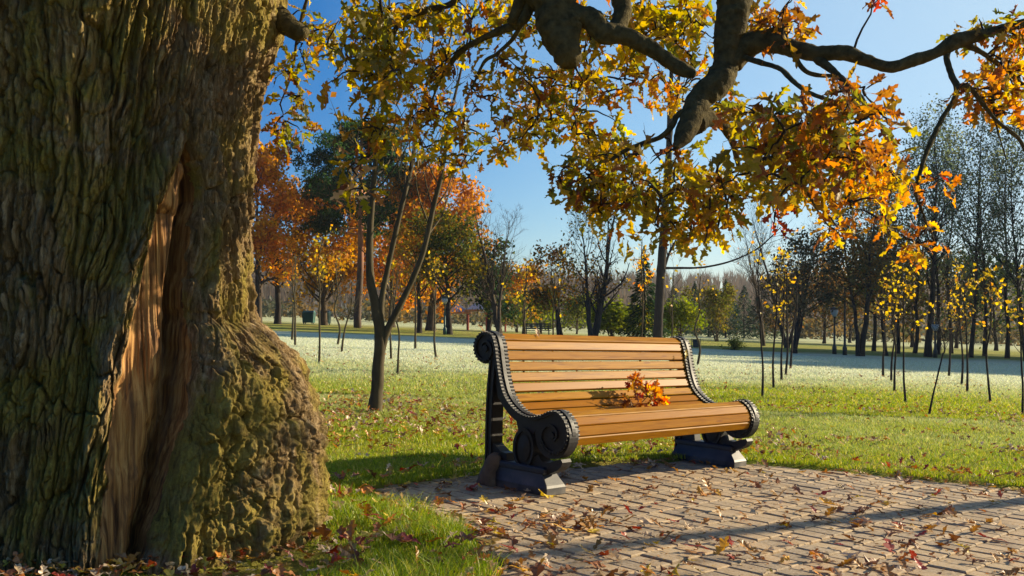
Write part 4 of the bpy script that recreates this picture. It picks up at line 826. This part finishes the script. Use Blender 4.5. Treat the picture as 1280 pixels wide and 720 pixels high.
make_tree('half_bare_tree', 'half bare tree with orange leaf tufts behind the middle of the backrest', 'tree', **T(741,46,245), r0=.20, seed=11, crown_r=2.0, clear=.2, n1=36, n2=220, n3=900, leaves=700, lsize=.15, cols=YELL+RUST+ORANGE, spread=.18, stems=2, ang=.7, up=.5, bark=M_DARKB)
make_tree('low_tree', 'small gold and rust tree between bare trees behind the bench', 'tree', **T(655,70,345), r0=.14, seed=12, crown_r=2.0, clear=.2, n1=22, n2=80, n3=220, leaves=1700, lsize=.2, cols=RUST+YELL+ORANGE, spread=.25)

def conifer(name, label, px, Z, top, seed, width, cols, dens=2200, bark=None):
    rng = rng_(seed); b = gpt(px, Z); H = ht(top, Z, b); root = thing(name, label, 'tree', tuple(b)); tm = MB(); tm.tube([(0,0,-.2),(0,0,H*.5),(0,0,H)], [H*.02, H*.012, .01], 8)
    tm.build('trunk', bark or M_DARKB, root, smooth=True, attr=False); mb = MB(); n = dens
    q = rng.random(n)**.65; h = H*(1-q*.96); tiers = np.sin(h/H*55)*.5+.5; r = width*q*(.35+.65*rng.random(n)**.5)*(.75+.25*tiers)*(1+.2*noise(h*1.2, np.floor(rng.random(n)*7), 0, seed)); a = rng.uniform(0, 2*math.pi, n)
    pos = np.stack((r*np.cos(a), r*np.sin(a), h-.12*r), 1); d = nrm(np.stack((np.cos(a), np.sin(a), -.35+rng.normal(size=n)*.2), 1)); c = np.asarray(cols)[rng.integers(0, len(cols), n)]*(.7+.6*rng.random((n,1)))
    stamp(mb, RHOMB[0]*np.array((.6,1.5,1)), RHOMB[1], frames(d, nrm(rng.normal(size=(n,3))*.5+np.array((0,0,1)))), pos, H*.035*rng.uniform(.7, 1.4, n), c); mb.build('crown', M_FOL, root); return root
def pine():
    rng = rng_(61); Z = 74; b = gpt(447, Z); H = ht(160, Z, b); root = thing('pine_tree', 'tall dark green pine with a reddish trunk above the orange trees', 'tree', tuple(b))
    tp = wob_line(rng, (0,0,-.2), (.3,0,H*.97), 16, .03); tr = np.linspace(.30, .10, 16); tm = MB(); tm.tube(tp, tr, 12)
    pads = []; n1 = 40
    L = lambda t, pi: 4.4*np.clip(1.15-1.15*np.abs((t-.62)/.45)**1.6, .25, 1)
    a, ar, l1 = grow(rng, tp[None], tr[None], n1, .48, .99, L, 1.35, .12, 7, .12, .35); V, Fq = tubes(a, ar, 5); tm.add(V, Fq)
    b_, br, l2 = grow(rng, a, ar, 260, .3, 1.0, lambda t, pi: .34*l1[pi]+.2, .8, .35, 5, .1, .5); V, Fq = tubes(b_, br, 4); tm.add(V, Fq)
    tm.build('trunk', M_PINEB, root, smooth=True, attr=False); mb = MB()
    pt = np.concatenate((b_[:,2:].reshape(-1,3), b_[:,3:].reshape(-1,3), a[:,4:].reshape(-1,3))); n = 24000; i = rng.integers(0, len(pt), n); pos = pt[i]+rng.normal(size=(n,3))*np.array((.30,.30,.14))
    c = np.asarray([(.014,.045,.014),(.025,.06,.016),(.045,.085,.02)])[rng.integers(0, 3, n)]*(.6+.8*rng.random((n,1)))
    stamp(mb, RHOMB[0]*np.array((.5,1.3,1)), RHOMB[1], frames(nrm(rng.normal(size=(n,3))+np.array((0,0,.7))), nrm(rng.normal(size=(n,3)))), pos, .33*rng.uniform(.6, 1.3, n), c); mb.build('crown', M_FOL, root)
pine()
conifer('spruce_tree', 'dark spruce left of the tall leaning trunk behind the bench', 805, 62, 308, 62, 1.7, DARKG, 2600)
for i, (px, Z, top, w, where) in enumerate([(842,118,357,3.0,'leftmost of the far spruce row behind the far scroll'),(868,122,352,2.6,'second from left in the far spruce row'),(886,116,360,2.6,'third from left in the far spruce row'),(907,112,349,3.2,'tallest pointed spruce of the far row'),(930,116,356,3.0,'fifth from left in the far spruce row'),(952,110,352,2.8,'rightmost of the far spruce row beside the bare trees')]):
    tag(conifer('spruce_tree', 'dark blue green spruce, '+where, px, Z, top, 70+i, w, [(.012,.03,.022),(.018,.042,.026),(.03,.055,.03)], 2200), group='spruces in the far row')

# the right group
make_tree('dark_tree', 'dark stemmed tree with small sparse leaves right of the spruces', 'tree', **T(994,47,305), r0=.13, seed=20, crown_r=1.9, clear=.28, n1=30, n2=140, n3=420, leaves=2600, lsize=.15, cols=[(.05,.06,.04),(.08,.08,.045),(.10,.09,.045)], spread=.2, stems=2, bark=M_DARKB)
make_tree('bare_tree', 'fine twigged bare tree rising above the dark stemmed tree', 'tree', **T(985,60,262), r0=.15, seed=21, crown_r=2.3, clear=.25, n1=34, n2=220, n3=900, leaves=0, bark=M_TRUNK, stems=2, ang=.6, up=.6)
make_tree('bare_tree', 'pale bare tree left of the dark stemmed tree', 'tree', **T(957,66,300), r0=.14, seed=22, crown_r=2.4, clear=.2, n1=30, n2=180, n3=700, leaves=0, bark=M_TRUNK, stems=2, ang=.6, up=.5)
make_tree('dark_tree', 'rounded brown green tree with a stout double trunk near the lamp post', 'tree', **T(1074,47,252), r0=.16, seed=23, crown_r=2.3, clear=.28, n1=34, n2=150, n3=460, leaves=4000, lsize=.16, cols=RUST+[(.035,.05,.03),(.045,.06,.03)], spread=.22, stems=2, bark=M_DARKB)
make_tree('rust_tree', 'low rust and olive tree between the stout trunk and the poplars', 'tree', **T(1108,50,300), r0=.12, seed=24, crown_r=2.2, clear=.25, n1=28, n2=120, n3=340, leaves=2900, lsize=.17, cols=RUST+OLIVE[:3], spread=.24, bark=M_DARKB)
pop = [(1122,56,232,'short poplar behind the yellow saplings, left part of the group'),(1160,51,172,'poplar with a thick dark trunk left of the group centre'),(1172,58,150,'poplar close behind the thick dark trunk'),(1189,64,196,'slim poplar between taller poplars'),(1213,53,150,'tallest poplar over the yellow saplings'),(1231,58,178,'poplar just right of the tallest one'),(1259,55,168,'poplar near the right edge of the picture'),(1284,50,190,'poplar cut by the right edge of the picture'),(1092,62,222,'poplar behind the stout double trunk and rust tree'),(1143,59,182,'slender poplar just left of the thick dark trunk')]
for i, (px, Z, top, lab) in enumerate(pop):
    make_tree('poplar_tree', 'airy grey green '+lab, 'tree', **T(px,Z,top), r0=.19 if i == 1 else .125, seed=30+i, crown_r=2.3+.25*(i % 3), clear=.28, n1=42, n2=190, n3=420, leaves=2300, lsize=.14, cols=POPL, spread=.22, ang=.75, up=.5, bark=M_DARKB, group='poplars at the right of the lawn', prof=lambda q: .55+.45*np.sin(np.pi*np.clip(q*.9+.1, 0, 1)))
for i, (px, Z, top, lab, cols) in enumerate([(1140,88,330,'low dark undergrowth tree behind the left poplars',OLIVE[:2]+RUST),(1195,92,335,'low dark undergrowth tree behind the tallest poplar',DARKG+RUST),(1245,86,340,'low dark undergrowth tree behind the right hand poplars',OLIVE[:2]+DARKG),(1030,92,352,'low ochre tree behind the lamp post',RUST+[(.2,.12,.03)]),(1062,105,345,'low brown tree behind the stout double trunk',RUST),(985,110,365,'low russet tree behind the dark stemmed tree',RUST)]):
    make_tree('background_tree', lab, 'tree', **T(px,Z,top), r0=.18, seed=50+i, crown_r=4.2, clear=.12, n1=24, n2=90, n3=260, leaves=2600, lsize=.32, cols=cols, spread=.45, bark=M_DARKB)
for i, (px, Z, top, lab, cols, cr) in enumerate([(676,82,372,'green bush behind the left half of the backrest',GREEN,2.2),(765,64,378,'bright green bush right of the half bare tree',GREEN,1.7),(797,66,388,'yellow green bush in front of the dark spruce',GREEN+YELL[:1],1.5),(852,68,384,'bright green bush just left of the far scroll',GREEN,2.1),(897,78,366,'olive green bushy tree in front of the far spruces',[(.08,.09,.015),(.12,.12,.02),(.15,.11,.02)],2.5),(646,84,378,'green bush left of the small orange tree',GREEN,2.2),(722,90,376,'dull green bush behind the three stemmed orange tree',GREEN+OLIVE[:2],2.3)]):
    make_tree('bush', lab, 'bush', **T(px,Z,top), r0=.07, seed=80+i, crown_r=cr, clear=.1, n1=24, n2=90, n3=260, leaves=3000, lsize=.2, cols=cols, spread=.22, stems=3, prof=lambda q: .9-.45*q)
def low_shrub():
    b = gpt(918, 50); rng = rng_(91); root = thing('round_shrub', 'small round green shrub alone on the far lawn', 'shrub', tuple(b)); tm = MB()
    a = rng.normal(size=(40,3))*np.array((.30,.30,.22))+np.array((0,0,.25)); a[:,2] = np.abs(a[:,2])
    P_ = np.stack([np.zeros((40,3)), a*.5, a], 1); V, Fq = tubes(P_, np.full((40,3), .008), 3); tm.add(V, Fq); tm.build('stems', M_DARKB, root, attr=False)
    mb = MB(); leafmass(mb, rng, np.concatenate((a, a*.8)), 900, .08, [(.10,.14,.02),(.18,.20,.03)], .07); mb.build('foliage', M_FOL, root)
low_shrub()

# out of frame to the right: the trees whose shadows lie across the lawn
def shade_trees():
    src = None
    for i in range(15):
        x = 40+(i*5) % 13; y = 22+i*1.85+.445*x; H = (x-(9-i*1.35 if i < 11 else -20))/.914*math.tan(SUN_EL)*.93
        if src is None:
            src = make_tree('shade_tree', 'broad tree beyond the right edge of the picture', 'tree', (x, y, float(gz(x, y))), 14.0, .3, 170, crown_r=3.4, clear=.12, n1=34, n2=120, n3=300, leaves=4200, lsize=.55, cols=OLIVE+YELL[:2], spread=.4, group='broad trees beyond the picture edge'); c = src
        else: c = copy_tree(src)
        c.location = (x, y, float(gz(x, y))); c.scale = (1, 1, H/14.0); c.rotation_euler = (0, 0, i*1.3)
shade_trees()
def leaning_tree():
    b = np.array((7.9, 9.38, float(gz(7.9, 9.38)))); root = thing('leaning_tree', 'slim leaning tree right of the picture that throws its shadow over the paving', 'tree', tuple(b))
    rng = rng_(95); H = 5.2; tp = wob_line(rng, (0,0,-.1), (.45*H,-.29*H,H), 16, .012); tr = np.linspace(.118, .05, 16); tm = MB(); tm.tube(tp, tr, 12)
    a, ar, l1 = grow(rng, tp[None], tr[None], 14, .72, 1, lambda t, pi: 1.3+0*t, .8, .3, 6, .1, .4); V, Fq = tubes(a, ar, 5); tm.add(V, Fq)
    tm.build('trunk', M_YOUNG, root, smooth=True, attr=False); mb = MB(); leafmass(mb, rng, a[:,2:].reshape(-1,3), 350, .11, YELL, .15); mb.build('crown', M_FOL, root)
leaning_tree()

# ------------------------------------------------------------------ nearer young trees built to their own outlines
def px_tree(name, label, base_px, base_py, stems, seed, mt, nt=60, tl=.9, leaves=0, lsize=.08, cols=None, wk=1.0, group=None, up=.5):
    Z = Zof(base_px, base_py); b = gpt(base_px, Z); root = thing(name, label, 'tree', tuple(b), group); rng = rng_(seed); tm = MB(); tips = []
    for st in stems:
        rows = [(*(P(p[0], p[1], Z+(p[3] if len(p) > 3 else 0))-b), p[2]*.5*wk/F*Z) for p in st]; sp = smooth_path(rows, 6)
        V, Fq = tubes(sp[None,:,:3], np.maximum(sp[None,:,3], .003), 12); c = np.repeat(sp[:,:3], 12, 0); V = c+(V-c)*(1+.16*fbm(V[:,0]*20, V[:,1]*20, V[:,2]*9, seed, 3))[:,None]; tm.add(V, Fq)
        m = len(sp); q = sp[None,:,:3]; a, ar, l1 = grow(rng, q, np.maximum(sp[None,:,3], .004), max(3, nt//len(stems)), .42, 1, lambda t, pi: tl*(1.2-.7*t), .75, up, 7, .09, .4, minr=.004); V, Fq = tubes(a, ar, 5); tm.add(V, Fq)
        c_, cr, l2 = grow(rng, a, ar, nt//len(stems)*3, .2, 1, lambda t, pi: .45*l1[pi]*(1.2-.6*t), .7, up*.6, 5, .1, .55, minr=.003); V, Fq = tubes(c_, cr, 4); tm.add(V, Fq); tips += [a[:,3:].reshape(-1,3), c_[:,1:].reshape(-1,3)]
    tm.build('trunk', mt, root, smooth=True, attr=False)
    if leaves: mb = MB(); leafmass(mb, rng, np.concatenate(tips), leaves, lsize, cols, .04); mb.build('crown', M_LEAF, root)
    return root
px_tree('forked_tree', 'young tree forking into three upright stems left of the bench', 468, 515,
    [[(468,522,30),(470,500,24),(473,460,22),(475,420,21),(470,385,18),(463,350,15),(462,300,13),(466,245,11),(470,200,10),(478,140,7),(484,60,5),(488,-30,3),(492,-120,2)],
     [(474,410,16),(478,369,11),(487,324,10),(502,258,9),(514,209,8,.1),(524,150,6,.2),(540,70,4,.3),(548,-40,3,.3)],
     [(477,440,14),(482,418,14),(495,391,12),(513,355,11),(529,315,10),(542,258,9),(553,213,8),(562,150,6),(578,80,4),(594,0,3),(600,-80,2)]], 101, M_YOUNG, 54, 1.0, 260, .085, YELL+RUST, wk=.68)
px_tree('slender_tree', 'tall slim tree with a dark straight trunk behind the far half of the bench', 822, 446,
    [[(821,452,15),(822,425,13),(824,380,11.5),(827,330,11),(831,270,9.5),(836,190,8),(838,120,6),(841,60,4),(846,-20,2.5)],
     [(837,180,5),(842,140,4),(850,90,3),(858,20,2)],[(826,350,4),(836,318,3,.3),(845,300,2,.5)],
     [(826,335,3.4),(845,335,3),(880,334,2.6),(915,326,2.2),(945,312,1.9),(962,298,1.6),(976,284,1.2)]], 102, M_DARKB, 44, 1.8, 120, .14, ORANGE+YELL, up=.35)
# saplings
def sapling(px, py, top, label, bend=0.0, topx=None, leaves=70, seed=0, cols=YELL, w=2.5, lean=None):
    Z = Zof(px, py); tx = px if topx is None else topx; H = (py-top); rng = rng_(seed)
    pts = [(px, py+1, w+.8)]
    for q in (.2,.4,.6,.8,1.0): pts.append((px+(tx-px)*q+rng.normal()*1.4+bend*math.sin(math.pi*q), py-H*q, w*(1-.75*q)+.4))
    if lean is not None: pts = [(px, py+1, w+1)]+[(a, b, w*.9-.2*i) for i, (a, b) in enumerate(lean)]
    px_tree('sapling', label, px, py, [pts], 200+seed, M_DARKB if px > 900 else M_YOUNG, 16, (.55*Z/20+.25)*.85, leaves, .055+.001*Z, cols, group='young saplings staked over the lawn', up=.6)
S_ = [(365,425,318,'thin bare sapling in the lawn beside the oak burl',370,6),(369,432,330,'second thin sapling beside the oak burl, slightly right',366,25),(399,454,300,'yellow leaved sapling in the lawn between the oak and the forked tree',401,110),(422,431,325,'slim straight sapling just left of the forked tree',421,30),(427,440,352,'bare sapling leaning right toward the forked tree',442,0),(489,449,330,'thin sapling just right of the forked trunk',490,25),(497,468,335,'nearest sapling right of the forked trunk',495,15),(519,436,330,'faint sapling between the forked tree and the bench',520,20),(545,447,335,'yellow leaved sapling left of the near scroll of the bench',546,90),(655,470,335,'sapling with a yellow tuft behind the left of the backrest',657,45),(692,468,338,'sapling with pale stem behind the backrest',693,25),(800,470,298,'orange leaved sapling rising behind the bench right of centre',803,120),(838,466,340,'thin sapling right of the slender tree',840,14),(872,456,345,'sapling beside the far scroll with few orange leaves',874,30),
      (953,497,305,'dark bare sapling nearest right of the bench',951,22),(967,486,328,'gold leaved sapling second right of the bench',973,60),(977,476,330,'thin sapling third right of the bench',979,50),(982,469,335,'thin sapling fourth right of the bench',986,40),(988,461,330,'forked bare sapling fifth right of the bench',1000,10),(1104,471,352,'small yellow sapling left of the sapling pair',1106,70),(1114,477,345,'slim sapling of the close pair, left one',1120,30),(1118,490,348,'slim sapling of the close pair, right one',1117,45),(1132,504,340,'yellow sapling with a dark straight stem in the right lawn',1130,100),(1186,470,350,'thin sapling behind the leaning stem',1190,30),(1202,481,342,'yellow leaved sapling left of a close pair on the right',1200,110),(1209,490,346,'dark sapling right of a close pair on the right',1208,60),(1238,503,345,'leafy yellow sapling with a kinked stem near the right edge',1236,110),(1278,520,348,'sapling at the very right edge of the picture',1272,60)]
for i, (px, py, top, lab, tx, lv) in enumerate(S_): sapling(px, py, top, lab, topx=tx, leaves=lv, seed=i, cols=ORANGE+YELL if px == 800 else YELL)
sapling(1161, 520, 380, 'strongly leaning dark sapling in the right lawn', leaves=12, seed=40, lean=[(1166,495),(1172,470),(1178,445),(1181,436),(1176,412),(1171,395),(1165,380)])

# ------------------------------------------------------------------ street furniture in the distance
M_GREENM = simple('green_painted_steel', (.01,.07,.055), .5, 3, .2); M_DKM = simple('dark_painted_steel', (.02,.03,.03), .5, 5, .2); M_LAMP = simple('milky_lamp_glass', (.45,.47,.48), .3, 5, .05)
M_RED = simple('red_painted_post', (.35,.05,.03), .5, 5, .2); M_ROOFB = simple('blue_grey_roof', (.16,.18,.28), .5, 6, .2); M_ROOFO = simple('orange_roof_trim', (.55,.22,.08), .5, 6, .2); M_GREY = simple('grey_container_metal', (.2,.2,.2), .6, 4, .2)
def container(px, Z, wpx, label):
    b = gpt(px, Z); w = wpx/F*Z/2; root = thing('waste_container', label, 'container', tuple(b), 'green waste containers'); m = MB()
    T_ = [(-w,-.45,.12),(w,-.45,.12),(w,.45,.12),(-w,.45,.12),(-w*1.08,-.55,.98),(w*1.08,-.55,.98),(w*1.08,.55,.98),(-w*1.08,.55,.98)]
    m.add(T_, np.array([(0,3,2,1),(0,1,5,4),(1,2,6,5),(2,3,7,6),(3,0,4,7),(4,5,6,7)])); m.build('body', M_GREENM, root, attr=False)
    l = MB(); l.add([(-w*1.1,-.58,.985),(w*1.1,-.58,.985),(w*1.1,.58,.985),(-w*1.1,.58,.985),(-w*1.0,-.3,1.14),(w*1.0,-.3,1.14),(w*1.0,.4,1.14),(-w*1.0,.4,1.14)], np.array([(0,3,2,1),(0,1,5,4),(1,2,6,5),(2,3,7,6),(3,0,4,7),(4,5,6,7)])); l.build('lid', M_GREENM, root, attr=False)
    for sx in (-1, 1):
        for sy in (-1, 1):
            k = MB(); a = np.arange(12)*math.pi/6; k.add(np.concatenate([np.stack((np.full(12, sx*w*.8+e), sy*.35+.09*np.cos(a), .09+.09*np.sin(a)), 1) for e in (-.03,.03)]), [np.stack((np.arange(12), (np.arange(12)+1) % 12, (np.arange(12)+1) % 12+12, np.arange(12)+12), 1), np.arange(12)[::-1][None], (np.arange(12)+12)[None]]); k.build('wheel', M_DKM, root, attr=False)
container(386, 84, 13, 'dark green waste container, left of two beyond the lawn'); container(406, 82, 12, 'dark green waste container, right of two beyond the lawn')
def lamp(px, Z, top, label, m=M_DKM, globe=True):
    b = gpt(px, Z); H = ht(top, Z, b); root = thing('street_lamp', label, 'lamp', tuple(b)); p = MB(); p.lathe([(.11,-.05),(.11,.35),(.06,.45),(.045,H*.6),(.038,H-.45),(.07,H-.42),(.07,H-.38)], sides=12); p.build('pole', m, root, smooth=True, attr=False)
    if globe:
        g = MB(); g.lathe([(.08,H-.38),(.17,H-.22),(.19,H-.08),(.15,H-.04)], sides=12); g.build('lantern', M_LAMP, root, smooth=True, attr=False); c = MB(); c.lathe([(.22,H-.035),(.16,H+.03),(.03,H+.10)], sides=12); c.build('cap', m, root, smooth=True, attr=False)
lamp(1043, 49, 386, 'slim lamp post with a pale lantern beside the stout double trunk'); lamp(1169, 50, 404, 'short lamp post with a pale lantern among the poplar trunks')
lamp(556, 59, 372, 'green lamp post left of the near scroll of the bench', M_GREENM); lamp(1056, 48, 350, 'tall dark post without lantern just left of the stout double trunk', globe=False)
def bin_():
    b = gpt(870, 49); root = thing('litter_bin', 'dark litter bin on the far lawn just right of the far scroll', 'bin', tuple(b)); m = MB(); m.lathe([(.14,.08),(.17,.45),(.17,.47),(.15,.47),(.13,.12)], sides=14); m.build('bucket', M_DKM, root, attr=False)
    f = MB()
    for s in (-1, 1): f.tube([(s*.21,0,-.05),(s*.21,0,.50)], [.018,.018], 8)
    f.tube([(-.21,0,.36),(.21,0,.36)], [.012,.012], 6); f.build('stand', M_DKM, root, attr=False)
bin_()
def far_bench():
    b = gpt(672, 62); root = thing('park_bench', 'far dark park bench on the lawn edge behind the backrest', 'bench', tuple(b)); s = MB()
    for k in range(3): s.box((0,-.15+.15*k,.45), (.85,.06,.02))
    s.build('seat', M_DKM, root, attr=False); r = MB()
    for k in range(3): r.box((0,.26+.03*k,.58+.13*k), (.85,.015,.05))
    r.build('backrest', M_DKM, root, attr=False)
    for sx in (-1, 1):
        l = MB(); l.box((sx*.7,-.15,.21), (.03,.03,.22)).box((sx*.7,.22,.40), (.03,.03,.45)).box((sx*.7,.03,.41), (.03,.16,.02)); l.build('leg', M_DKM, root, attr=False)
far_bench()
def pavilion():
    b = gpt(598, 86); root = thing('play_pavilion', 'small open pavilion with blue grey roofs and red posts beyond the lawn', 'pavilion', tuple(b))
    for k, (x, hw, h) in enumerate([(-1.7,.95,1.55),(-.1,1.0,1.75),(1.55,.95,1.5)]):
        r = MB(); r.add([(x-hw,-1,h),(x+hw,-1,h),(x+hw,1,h),(x-hw,1,h),(x-.2,0,h+.65),(x+.2,0,h+.65)], [np.array([(0,1,5,4),(2,3,4,5)]), np.array([(1,2,5),(3,0,4)]), np.array([(3,2,1,0)])]); ro = r.build('roof', M_ROOFB, root, attr=False)
        t = MB(); t.box((x,-1.06,h-.02), (hw+.06,.05,.09)); t.box((x+hw+.06,0,h-.02), (.05,1.0,.09)); t.build('roof_trim', M_ROOFO, ro, attr=False)
        for sx in (-1, 1):
            for sy in (-1, 1): p = MB(); p.tube([(x+sx*hw*.82,sy*.8,-.1),(x+sx*hw*.82,sy*.8,h-.005)], [.075,.075], 8); p.build('post', M_RED, root, attr=False)
pavilion()

# ------------------------------------------------------------------ far woods on the rise
def far_woods():
    rng = rng_(140); n = 5200; y = rng.uniform(235, 460, n); x = rng.uniform(-1.0, 1.0, n)*y*.7; z = gz(x, y); H = rng.uniform(7, 11, n)
    mb = MB(); m = 14; X = np.repeat(x, m); Y = np.repeat(y, m); Zb = np.repeat(z, m); Hh = np.repeat(H, m); k = len(X)
    a = rng.uniform(0, 2*math.pi, k); t0 = rng.uniform(.15, .75, k)*Hh; l = rng.uniform(.25, .5, k)*Hh; sp = rng.uniform(.12, .5, k)*l
    base = np.stack((X, Y, Zb+t0), 1); tip = base+np.stack((sp*np.cos(a), sp*np.sin(a), l), 1); w = .14
    V = np.stack((base+np.array((-w,0,0)), base+np.array((w,0,0)), tip), 1).reshape(-1,3); c = np.array([(.13,.10,.075),(.17,.13,.095),(.11,.10,.08)])[rng.integers(0, 3, k)]; mb.add(V, np.arange(3*k).reshape(-1,3), col=np.repeat(c, 3, 0))
    b = np.stack((x, y, z-.5), 1); V = np.stack((b+np.array((-.2,0,0)), b+np.array((.2,0,0)), b+np.stack((0*x, 0*x, H), 1)), 1).reshape(-1,3); mb.add(V, np.arange(3*n).reshape(-1,3), col=(.09,.075,.06))
    o = mb.build('far_woods', M_FOL); tag(o, 'grey brown leafless woods covering the far rise', 'woods', kind='stuff')
    mb = MB(); n = 260; y = rng.uniform(125, 200, n); x = rng.uniform(-.62, .62, n)*y; s = (rng.random(n) < .9); x, y = x[s], y[s]; n = len(x); z = gz(x, y); m = 60   # scrub at the foot of the rise
    ctr = np.repeat(np.stack((x, y, z+1.2), 1), m, 0); pos = ctr+rng.normal(size=(n*m,3))*np.array((1.5,1.2,.8)); cols = np.array([(.10,.075,.03),(.06,.06,.03),(.14,.09,.03),(.05,.055,.035)]); c = np.repeat(cols[rng.integers(0, 4, n)], m, 0)*(.7+.6*rng.random((n*m,1)))
    stamp(mb, *RHOMB, rand_rot(rng, n*m), pos, .8, c); o = mb.build('far_scrub', M_FOL); tag(o, 'brown and olive scrub along the far edge of the park', 'scrub', kind='stuff')
far_woods()

# ------------------------------------------------------------------ morning haze
def haze():
    m, n, out = mat('morning_haze'); v = n.nodes.new('ShaderNodeVolumePrincipled'); v.inputs['Color'].default_value = (.86,.91,1,1); v.inputs['Density'].default_value = .0002; v.inputs['Anisotropy'].default_value = .4
    n.links.new(v.outputs[0], out.inputs['Volume']); mb = MB(); mb.box((0, 430, 16), (920, 490, 27)); o = mb.build('haze', m, attr=False); tag(o, 'thin pale morning haze over the park', 'haze', kind='stuff')
haze()
